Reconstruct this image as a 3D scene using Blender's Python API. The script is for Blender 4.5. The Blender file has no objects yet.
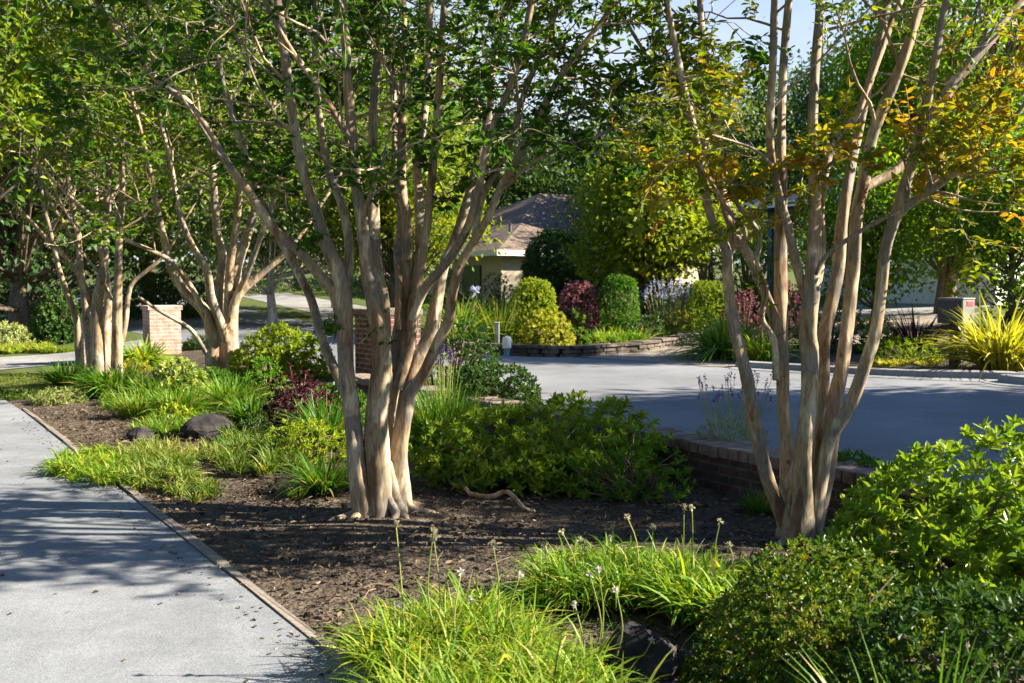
import bpy, math, numpy as np
from mathutils import Vector, Matrix

SEED = 11
rng = np.random.default_rng(SEED)
scene = bpy.context.scene
COL = scene.collection
UP = np.array([0., 0., 1.])

# ------------------------------------------------------------------ camera model (also used to read positions off the photo)
CAM_H = 1.6
PITCH = math.atan(58.5 / 1000.0)
CP, SP = math.cos(PITCH), math.sin(PITCH)


def ray(px, py):
    a, b = (px - 512.0) / 1000.0, (341.5 - py) / 1000.0
    return np.array([a, CP + b * SP, -SP + b * CP])


def P(px, py, Y):
    r = ray(px, py)
    return np.array([0, 0, CAM_H]) + r * (Y / r[1])


def G(px, py, z=0.0):
    r = ray(px, py)
    return np.array([0, 0, CAM_H]) + r * ((z - CAM_H) / r[2])


# street frame: s runs along the street away from the camera, t runs from the path across the bed to the street
U = np.array([-0.544, 0.839]); U /= np.linalg.norm(U)
N = np.array([U[1], -U[0]])


def ST(s, t, z=None):
    p = U * s + N * t
    return np.array([p[0], p[1], zf(p[0], p[1]) if z is None else z])


def to_st(x, y):
    return x * U[0] + y * U[1], x * N[0] + y * N[1]


def sstep(x, a, b):
    x = np.clip((x - a) / (b - a), 0, 1)
    return x * x * (3 - 2 * x)


def zst(s, t):
    near = np.where(s < 12.4, np.clip((t - 5.5) / 0.2, 0, 1), sstep(t, 3.4, 6.0)) * 0.25
    far = 0.045 * np.clip(t - 12.5, 0, 24)
    hill = 0.035 * np.clip(s - 27, 0, 40) * sstep(t, 2, 12)
    back = 0.02 * np.clip(np.hypot(s, t) - 70, 0, 300)
    return near + far + hill + back


def zf(x, y):
    s, t = to_st(x, y)
    return float(zst(np.asarray(s), np.asarray(t)))


# ------------------------------------------------------------------ geometry collector
def nrm(v):
    v = np.asarray(v, float)
    return v / (np.linalg.norm(v, axis=-1, keepdims=True) + 1e-9)


def catmull(pts, sub):
    pts = np.asarray(pts, float)
    if len(pts) < 3 or sub < 2:
        return pts
    e = np.vstack([2 * pts[0] - pts[1], pts, 2 * pts[-1] - pts[-2]])
    out = []
    for i in range(1, len(e) - 2):
        p0, p1, p2, p3 = e[i - 1], e[i], e[i + 1], e[i + 2]
        for k in range(sub):
            u = k / sub
            out.append(0.5 * ((2 * p1) + (-p0 + p2) * u + (2 * p0 - 5 * p1 + 4 * p2 - p3) * u * u + (-p0 + 3 * p1 - 3 * p2 + p3) * u ** 3))
    out.append(e[-2])
    return np.array(out)


LEAF6 = np.array([(0, 0, 0), (.28, -.44, .07), (.68, -.40, .05), (1, 0, -.10), (.68, .40, .05), (.28, .44, .07)])
LEAF6F = np.array([(0, 1, 2, 3), (0, 3, 4, 5)])
LEAF4 = np.array([(0, 0, 0), (.5, -.5, .08), (1, 0, -.04), (.5, .5, .08)])
LEAF4F = np.array([(0, 1, 2, 3)])


class Geo:
    def __init__(self):
        self.v, self.f4, self.f3, self.tint, self.n = [], [], [], [], 0

    def add(self, v, quads=None, tris=None, tint=0.5):
        v = np.asarray(v, float).reshape(-1, 3)
        self.v.append(v)
        self.tint.append(np.broadcast_to(np.asarray(tint, float), (len(v),)))
        if quads is not None and len(quads):
            self.f4.append(np.asarray(quads, int).reshape(-1, 4) + self.n)
        if tris is not None and len(tris):
            self.f3.append(np.asarray(tris, int).reshape(-1, 3) + self.n)
        self.n += len(v)

    def leaves(self, Pt, D, Nn, L, W, tint, simple=False):
        Pt = np.asarray(Pt, float)
        n = len(Pt)
        if n == 0:
            return
        D = nrm(D)
        S = nrm(np.cross(D, Nn))
        Nn = np.cross(S, D)
        T, F = (LEAF4, LEAF4F) if simple else (LEAF6, LEAF6F)
        L = np.broadcast_to(np.asarray(L, float), (n,))[:, None, None]
        W = np.broadcast_to(np.asarray(W, float), (n,))[:, None, None]
        curl = (1 + rng.normal(0, .9, n))[:, None, None]
        V = Pt[:, None, :] + L * T[None, :, 0:1] * D[:, None, :] + W * T[None, :, 1:2] * S[:, None, :] + L * curl * T[None, :, 2:3] * Nn[:, None, :]
        k = len(T)
        q = (np.arange(n) * k)[:, None, None] + F[None]
        self.add(V.reshape(-1, 3), quads=q.reshape(-1, 4), tint=np.repeat(np.broadcast_to(tint, (n,)), k))

    def blades(self, Pt, D, L, W, droop, tint, seg=5, twist=None):
        Pt = np.asarray(Pt, float); n = len(Pt)
        if n == 0:
            return
        D = nrm(D)
        L = np.broadcast_to(np.asarray(L, float), (n,)); W = np.broadcast_to(np.asarray(W, float), (n,))
        droop = np.broadcast_to(np.asarray(droop, float), (n,))
        h = D.copy(); h[:, 2] = 0
        h = nrm(h + rng.normal(0, .05, (n, 3)) * [1, 1, 0])
        tint = np.where(rng.uniform(0, 1, n) < .05, 1.0, np.minimum(np.broadcast_to(tint, (n,)), .86))
        side = nrm(np.cross(h, UP) + rng.normal(0, .35, (n, 3)))
        u = np.linspace(0, 1, seg + 1)
        c = Pt[:, None, :] + L[:, None, None] * (D[:, None, :] * u[None, :, None] + h[:, None, :] * (droop[:, None] * .55 * u[None] ** 2)[:, :, None]
                                                - UP * (droop[:, None] * u[None] ** 2.2)[:, :, None])
        prof = np.array([.75, 1, 1, .85, .55, .06]) if seg == 5 else np.interp(u, [0, .3, .7, 1], [.7, 1, .8, .06])
        w = W[:, None, None] * .5 * prof[None, :, None] * side[:, None, :]
        V = np.stack([c - w, c + w], 2).reshape(n, -1, 3)
        k = 2 * (seg + 1)
        b = np.arange(seg) * 2
        q = np.stack([b, b + 1, b + 3, b + 2], 1)
        Q = (np.arange(n) * k)[:, None, None] + q[None]
        self.add(V.reshape(-1, 3), quads=Q.reshape(-1, 4), tint=np.repeat(np.broadcast_to(tint, (n,)), k))

    def tube(self, pts, rad, sides=8, sub=1, wob=0.0, tint=0.5, flute=0.0):
        pts = np.asarray(pts, float)
        rad = np.broadcast_to(np.asarray(rad, float), (len(pts),))
        if sub > 1:
            x = np.linspace(0, 1, len(pts))
            pts = catmull(pts, sub)
            rad = np.interp(np.linspace(0, 1, len(pts)), x, rad)
        n = len(pts)
        tg = nrm(np.gradient(pts, axis=0))
        a = np.array([1., 0, 0]) if abs(tg[0][0]) < .8 else np.array([0, 1., 0])
        nx = nrm(np.cross(tg[0], a))
        ang = np.linspace(0, 2 * math.pi, sides, endpoint=False)
        ph = rng.uniform(0, 6.28, 3)
        V = []
        for i in range(n):
            nx = nrm(nx - tg[i] * np.dot(nx, tg[i]))
            ny = np.cross(tg[i], nx)
            r = rad[i] * (1 + wob * rng.normal(0, .6, 1)) * (1 + wob * rng.normal(0, .5, sides))
            if flute:
                r = r * (1 + flute * np.sin(3 * ang + ph[0] + i * .25) + .6 * flute * np.sin(2 * ang + ph[1] - i * .12))
            V.append(pts[i] + (np.cos(ang) * r)[:, None] * nx + (np.sin(ang) * r)[:, None] * ny)
        V.append(pts[-1:] + tg[-1] * rad[-1] * .5)
        V = np.vstack(V)
        i = np.arange(n - 1)[:, None] * sides
        j = np.arange(sides)[None]
        q = np.stack([i + j, i + (j + 1) % sides, i + sides + (j + 1) % sides, i + sides + j], -1)
        l = (n - 1) * sides
        t = np.stack([l + np.arange(sides), l + (np.arange(sides) + 1) % sides, np.full(sides, n * sides)], -1)
        self.add(V, quads=q, tris=t, tint=tint)

    def box(self, c, sz, rot=0.0, jit=0.0, tint=0.5, bev=0.0):
        x, y, z = np.array(sz) / 2.0
        if bev > 0:
            b = bev
            ring = lambda xx, yy, zz: [(-xx + b, -yy, zz), (xx - b, -yy, zz), (xx, -yy + b, zz), (xx, yy - b, zz), (xx - b, yy, zz), (-xx + b, yy, zz), (-xx, yy - b, zz), (-xx, -yy + b, zz)]
            v = np.array(ring(x - b * .6, y - b * .6, -z) + ring(x, y, -z + b) + ring(x, y, z - b) + ring(x - b * .6, y - b * .6, z))
            q = [(r * 8 + k, r * 8 + (k + 1) % 8, (r + 1) * 8 + (k + 1) % 8, (r + 1) * 8 + k) for r in range(3) for k in range(8)]
            q += [(24, 25, 26, 27), (24, 27, 28, 31), (28, 29, 30, 31), (3, 2, 1, 0), (7, 4, 3, 0), (7, 6, 5, 4)]
        else:
            v = np.array([(-x, -y, -z), (x, -y, -z), (x, y, -z), (-x, y, -z), (-x, -y, z), (x, -y, z), (x, y, z), (-x, y, z)])
            q = [(0, 3, 2, 1), (4, 5, 6, 7), (0, 1, 5, 4), (1, 2, 6, 5), (2, 3, 7, 6), (3, 0, 4, 7)]
        if jit:
            v = v + rng.normal(0, jit, v.shape)
        ca, sa = math.cos(rot), math.sin(rot)
        v = v @ np.array([[ca, sa, 0], [-sa, ca, 0], [0, 0, 1]]) + np.asarray(c, float)
        self.add(v, quads=q, tint=tint)

    def build(self, name, mat, parent=None, smooth=False, origin=None):
        V = np.vstack(self.v) if self.v else np.zeros((0, 3))
        if parent is not None and origin is None:
            origin = np.array(parent.get('_o', (0, 0, 0)))
        if origin is None:
            origin = np.zeros(3)
        V = V - np.asarray(origin)
        q = np.vstack(self.f4) if self.f4 else np.zeros((0, 4), int)
        t = np.vstack(self.f3) if self.f3 else np.zeros((0, 3), int)
        me = bpy.data.meshes.new(name)
        me.vertices.add(len(V)); me.vertices.foreach_set('co', V.astype(np.float32).ravel())
        idx = np.concatenate([q.ravel(), t.ravel()]).astype(np.int32)
        me.loops.add(len(idx)); me.loops.foreach_set('vertex_index', idx)
        st = np.concatenate([np.arange(len(q)) * 4, len(q) * 4 + np.arange(len(t)) * 3]).astype(np.int32)
        me.polygons.add(len(st)); me.polygons.foreach_set('loop_start', st)
        me.update(calc_edges=True)
        me.polygons.foreach_set('use_smooth', np.full(len(st), smooth))
        at = me.attributes.new('tint', 'FLOAT', 'POINT')
        at.data.foreach_set('value', np.concatenate(self.tint).astype(np.float32) if self.tint else np.zeros(0, np.float32))
        me.materials.append(mat)
        o = bpy.data.objects.new(name, me)
        COL.objects.link(o)
        if parent is not None:
            o.parent = parent
        else:
            o.location = origin
        return o


def tag(o, label=None, cat=None, group=None, kind=None):
    if label: o['label'] = label
    if cat: o['category'] = cat
    if group: o['group'] = group
    if kind: o['kind'] = kind
    return o


def thing(name, loc, label, cat, group=None):
    o = bpy.data.objects.new(name, None)
    o.empty_display_size = .2
    o.location = [float(c) for c in loc]
    o['_o'] = [float(c) for c in loc]
    COL.objects.link(o)
    return tag(o, label, cat, group)


# ------------------------------------------------------------------ materials
def new_mat(name):
    m = bpy.data.materials.new(name); m.use_nodes = True
    nt = m.node_tree; nt.nodes.clear()
    return m, nt, nt.nodes.new('ShaderNodeOutputMaterial')


def nd(nt, typ, **kw):
    n = nt.nodes.new(typ)
    for k, v in kw.items():
        if k in n.inputs.keys() if hasattr(n.inputs, 'keys') else False:
            n.inputs[k].default_value = v
        else:
            setattr(n, k, v)
    return n


def ramp(nt, stops, interp='LINEAR'):
    r = nt.nodes.new('ShaderNodeValToRGB')
    r.color_ramp.interpolation = interp
    e = r.color_ramp.elements
    while len(e) < len(stops):
        e.new(0.5)
    for el, (p, c) in zip(e, stops):
        el.position = p
        el.color = (*c, 1) if len(c) == 3 else c
    return r


def leaf_mat(name, cols, trans=.42, rough=.42, spec=.35, tcol=(1.3, 1.2, .4), boost=(1.4, 1.5, .95)):
    cols = [tuple(min(.8, a * b) for a, b in zip(c, boost)) for c in cols]
    spec *= .65; rough = min(.7, rough + .06)
    m, nt, out = new_mat(name)
    at = nd(nt, 'ShaderNodeAttribute', attribute_name='tint')
    r = ramp(nt, [(i / max(1, len(cols) - 1), c) for i, c in enumerate(cols)])
    nt.links.new(at.outputs['Fac'], r.inputs['Fac'])
    b = nt.nodes.new('ShaderNodeBsdfPrincipled')
    b.inputs['Roughness'].default_value = rough
    b.inputs['Specular IOR Level'].default_value = spec
    nt.links.new(r.outputs['Color'], b.inputs['Base Color'])
    mul = nd(nt, 'ShaderNodeMix', data_type='RGBA', blend_type='MULTIPLY')
    mul.inputs[0].default_value = 1
    nt.links.new(r.outputs['Color'], mul.inputs[6])
    mul.inputs[7].default_value = (*tcol, 1)
    mul.clamp_result = False
    t = nt.nodes.new('ShaderNodeBsdfTranslucent')
    nt.links.new(mul.outputs[2], t.inputs['Color'])
    mx = nt.nodes.new('ShaderNodeMixShader'); mx.inputs[0].default_value = trans
    nt.links.new(b.outputs[0], mx.inputs[1]); nt.links.new(t.outputs[0], mx.inputs[2])
    nt.links.new(mx.outputs[0], out.inputs['Surface'])
    return m


def surf_mat(name, stops, scale=5, detail=6, rough=.85, bump=.0, bscale=None, stretch=(1, 1, 1), spec=.2, speck=0, speck_scale=200, crack=0, big=None, dist=.02):
    """noise driven colour, a second broad noise (big), fine specks and a bump"""
    m, nt, out = new_mat(name)
    L = nt.links
    tc = nt.nodes.new('ShaderNodeTexCoord')
    mp = nt.nodes.new('ShaderNodeMapping'); mp.inputs['Scale'].default_value = stretch
    L.new(tc.outputs['Object'], mp.inputs['Vector'])
    nz = nd(nt, 'ShaderNodeTexNoise'); nz.inputs['Scale'].default_value = scale; nz.inputs['Detail'].default_value = detail; nz.inputs['Roughness'].default_value = .65
    L.new(mp.outputs[0], nz.inputs['Vector'])
    r = ramp(nt, stops)
    L.new(nz.outputs['Fac'], r.inputs['Fac'])
    col = r.outputs['Color']
    if big:
        n2 = nd(nt, 'ShaderNodeTexNoise'); n2.inputs['Scale'].default_value = big[0]; n2.inputs['Detail'].default_value = 4
        L.new(tc.outputs['Object'], n2.inputs['Vector'])
        r2 = ramp(nt, [(.35, (big[1],) * 3), (.65, (big[2],) * 3)])
        L.new(n2.outputs['Fac'], r2.inputs['Fac'])
        mx = nd(nt, 'ShaderNodeMix', data_type='RGBA', blend_type='MULTIPLY'); mx.inputs[0].default_value = 1
        L.new(col, mx.inputs[6]); L.new(r2.outputs['Color'], mx.inputs[7]); col = mx.outputs[2]
    if speck:
        n3 = nd(nt, 'ShaderNodeTexVoronoi'); n3.inputs['Scale'].default_value = speck_scale
        L.new(tc.outputs['Object'], n3.inputs['Vector'])
        sx = nt.nodes.new('ShaderNodeSeparateColor'); L.new(n3.outputs['Color'], sx.inputs[0])
        r3 = ramp(nt, [(.0, (1 - speck,) * 3), (1, (1 + speck,) * 3)])
        L.new(sx.outputs[0], r3.inputs['Fac'])
        mx = nd(nt, 'ShaderNodeMix', data_type='RGBA', blend_type='MULTIPLY'); mx.inputs[0].default_value = 1
        L.new(col, mx.inputs[6]); L.new(r3.outputs['Color'], mx.inputs[7]); col = mx.outputs[2]
    if crack:
        nw = nd(nt, 'ShaderNodeTexNoise'); nw.inputs['Scale'].default_value = 2.2; nw.inputs['Detail'].default_value = 5
        L.new(tc.outputs['Object'], nw.inputs['Vector'])
        va = nd(nt, 'ShaderNodeVectorMath', operation='MULTIPLY_ADD'); L.new(nw.outputs['Color'], va.inputs[0]); va.inputs[1].default_value = (.9, .9, 0); L.new(tc.outputs['Object'], va.inputs[2])
        vc = nd(nt, 'ShaderNodeTexVoronoi', feature='DISTANCE_TO_EDGE'); vc.inputs['Scale'].default_value = crack
        L.new(va.outputs[0], vc.inputs['Vector'])
        rc = ramp(nt, [(.0, (.5,) * 3), (.0025, (.65,) * 3), (.0045, (1,) * 3)]); L.new(vc.outputs['Distance'], rc.inputs['Fac'])
        mx = nd(nt, 'ShaderNodeMix', data_type='RGBA', blend_type='MULTIPLY'); mx.inputs[0].default_value = 1
        rm = ramp(nt, [(.5, (0,) * 3), (.6, (.6,) * 3)]); L.new(nz.outputs['Fac'], rm.inputs['Fac']); L.new(rm.outputs['Color'], mx.inputs[0])
        L.new(col, mx.inputs[6]); L.new(rc.outputs['Color'], mx.inputs[7]); col = mx.outputs[2]
    b = nt.nodes.new('ShaderNodeBsdfPrincipled')
    b.inputs['Roughness'].default_value = rough; b.inputs['Specular IOR Level'].default_value = spec
    L.new(col, b.inputs['Base Color'])
    if bump:
        nb = nd(nt, 'ShaderNodeTexNoise'); nb.inputs['Scale'].default_value = bscale or scale * 4; nb.inputs['Detail'].default_value = 5
        L.new(mp.outputs[0], nb.inputs['Vector'])
        bp = nt.nodes.new('ShaderNodeBump'); bp.inputs['Strength'].default_value = bump; bp.inputs['Distance'].default_value = dist
        L.new(nb.outputs['Fac'], bp.inputs['Height']); L.new(bp.outputs[0], b.inputs['Normal'])
    L.new(b.outputs[0], out.inputs['Surface'])
    return m


def brick_mat(name, c1, c2, mortar, bw=.22, bh=.07, top=False, msize=.012):
    m, nt, out = new_mat(name); L = nt.links
    tc = nt.nodes.new('ShaderNodeTexCoord')
    sp = nt.nodes.new('ShaderNodeSeparateXYZ'); L.new(tc.outputs['Object'], sp.inputs[0])
    cb = nt.nodes.new('ShaderNodeCombineXYZ')
    if top:
        L.new(sp.outputs[0], cb.inputs[0]); L.new(sp.outputs[1], cb.inputs[1])
    else:
        ad = nd(nt, 'ShaderNodeMath', operation='ADD'); L.new(sp.outputs[0], ad.inputs[0]); L.new(sp.outputs[1], ad.inputs[1])
        L.new(ad.outputs[0], cb.inputs[0]); L.new(sp.outputs[2], cb.inputs[1])
    bt = nt.nodes.new('ShaderNodeTexBrick')
    bt.inputs['Scale'].default_value = 1; bt.inputs['Brick Width'].default_value = bw; bt.inputs['Row Height'].default_value = bh
    bt.inputs['Mortar Size'].default_value = msize; bt.inputs['Mortar Smooth'].default_value = .3
    bt.inputs['Color1'].default_value = (*c1, 1); bt.inputs['Color2'].default_value = (*c2, 1); bt.inputs['Mortar'].default_value = (*mortar, 1)
    L.new(cb.outputs[0], bt.inputs['Vector'])
    nz = nd(nt, 'ShaderNodeTexNoise'); nz.inputs['Scale'].default_value = 9; nz.inputs['Detail'].default_value = 6
    L.new(tc.outputs['Object'], nz.inputs['Vector'])
    r = ramp(nt, [(.3, (.6, .6, .6)), (.7, (1.25, 1.2, 1.2))]); L.new(nz.outputs['Fac'], r.inputs['Fac'])
    mx = nd(nt, 'ShaderNodeMix', data_type='RGBA', blend_type='MULTIPLY'); mx.inputs[0].default_value = 1
    L.new(bt.outputs['Color'], mx.inputs[6]); L.new(r.outputs['Color'], mx.inputs[7])
    b = nt.nodes.new('ShaderNodeBsdfPrincipled'); b.inputs['Roughness'].default_value = .9; b.inputs['Specular IOR Level'].default_value = .15
    L.new(mx.outputs[2], b.inputs['Base Color'])
    bp = nt.nodes.new('ShaderNodeBump'); bp.inputs['Strength'].default_value = .8; bp.inputs['Distance'].default_value = .01; bp.invert = True
    L.new(bt.outputs['Fac'], bp.inputs['Height']); L.new(bp.outputs[0], b.inputs['Normal'])
    L.new(b.outputs[0], out.inputs['Surface'])
    return m


def bark_mat(name, base, pale, rust, grey):
    m, nt, out = new_mat(name); L = nt.links
    tc = nt.nodes.new('ShaderNodeTexCoord')
    mp = nt.nodes.new('ShaderNodeMapping'); mp.inputs['Scale'].default_value = (1, 1, .22)
    L.new(tc.outputs['Object'], mp.inputs['Vector'])
    n1 = nd(nt, 'ShaderNodeTexNoise'); n1.inputs['Scale'].default_value = 9; n1.inputs['Detail'].default_value = 5; n1.inputs['Distortion'].default_value = .6
    L.new(mp.outputs[0], n1.inputs['Vector'])
    r1 = ramp(nt, [(.37, rust), (.42, base), (.55, base), (.585, pale)])
    L.new(n1.outputs['Fac'], r1.inputs['Fac'])
    n2 = nd(nt, 'ShaderNodeTexNoise'); n2.inputs['Scale'].default_value = 3.1; n2.inputs['Detail'].default_value = 6
    L.new(tc.outputs['Object'], n2.inputs['Vector'])
    r2 = ramp(nt, [(.52, (0, 0, 0)), (.57, (1, 1, 1))]); L.new(n2.outputs['Fac'], r2.inputs['Fac'])
    mx = nd(nt, 'ShaderNodeMix', data_type='RGBA'); L.new(r2.outputs['Color'], mx.inputs[0]); L.new(r1.outputs['Color'], mx.inputs[6]); mx.inputs[7].default_value = (*grey, 1)
    n3 = nd(nt, 'ShaderNodeTexNoise'); n3.inputs['Scale'].default_value = 60; n3.inputs['Detail'].default_value = 4
    L.new(mp.outputs[0], n3.inputs['Vector'])
    r3 = ramp(nt, [(.3, (.62, .62, .62)), (.7, (1.25, 1.25, 1.25))]); L.new(n3.outputs['Fac'], r3.inputs['Fac'])
    m2 = nd(nt, 'ShaderNodeMix', data_type='RGBA', blend_type='MULTIPLY'); m2.inputs[0].default_value = 1
    L.new(mx.outputs[2], m2.inputs[6]); L.new(r3.outputs['Color'], m2.inputs[7])
    n4 = nd(nt, 'ShaderNodeTexVoronoi'); n4.inputs['Scale'].default_value = 6.5
    L.new(tc.outputs['Object'], n4.inputs['Vector'])
    r4 = ramp(nt, [(.06, (.35, .3, .27)), (.13, (1, 1, 1))]); L.new(n4.outputs['Distance'], r4.inputs['Fac'])
    m3 = nd(nt, 'ShaderNodeMix', data_type='RGBA', blend_type='MULTIPLY'); m3.inputs[0].default_value = .8
    L.new(m2.outputs[2], m3.inputs[6]); L.new(r4.outputs['Color'], m3.inputs[7])
    b = nt.nodes.new('ShaderNodeBsdfPrincipled'); b.inputs['Roughness'].default_value = .7; b.inputs['Specular IOR Level'].default_value = .25
    L.new(m3.outputs[2], b.inputs['Base Color'])
    bp = nt.nodes.new('ShaderNodeBump'); bp.inputs['Strength'].default_value = .5; bp.inputs['Distance'].default_value = .012
    L.new(n1.outputs['Fac'], bp.inputs['Height'])
    bp2 = nt.nodes.new('ShaderNodeBump'); bp2.inputs['Strength'].default_value = .35; bp2.inputs['Distance'].default_value = .004
    L.new(n3.outputs['Fac'], bp2.inputs['Height']); L.new(bp.outputs[0], bp2.inputs['Normal'])
    L.new(bp2.outputs[0], b.inputs['Normal'])
    L.new(b.outputs[0], out.inputs['Surface'])
    return m


def flat_mat(name, c, rough=.6, spec=.3, metal=0):
    return surf_mat(name, [(.3, tuple(x * .85 for x in c)), (.7, tuple(min(1, x * 1.1) for x in c))], scale=6, rough=rough, spec=spec, bump=.05)


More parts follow.
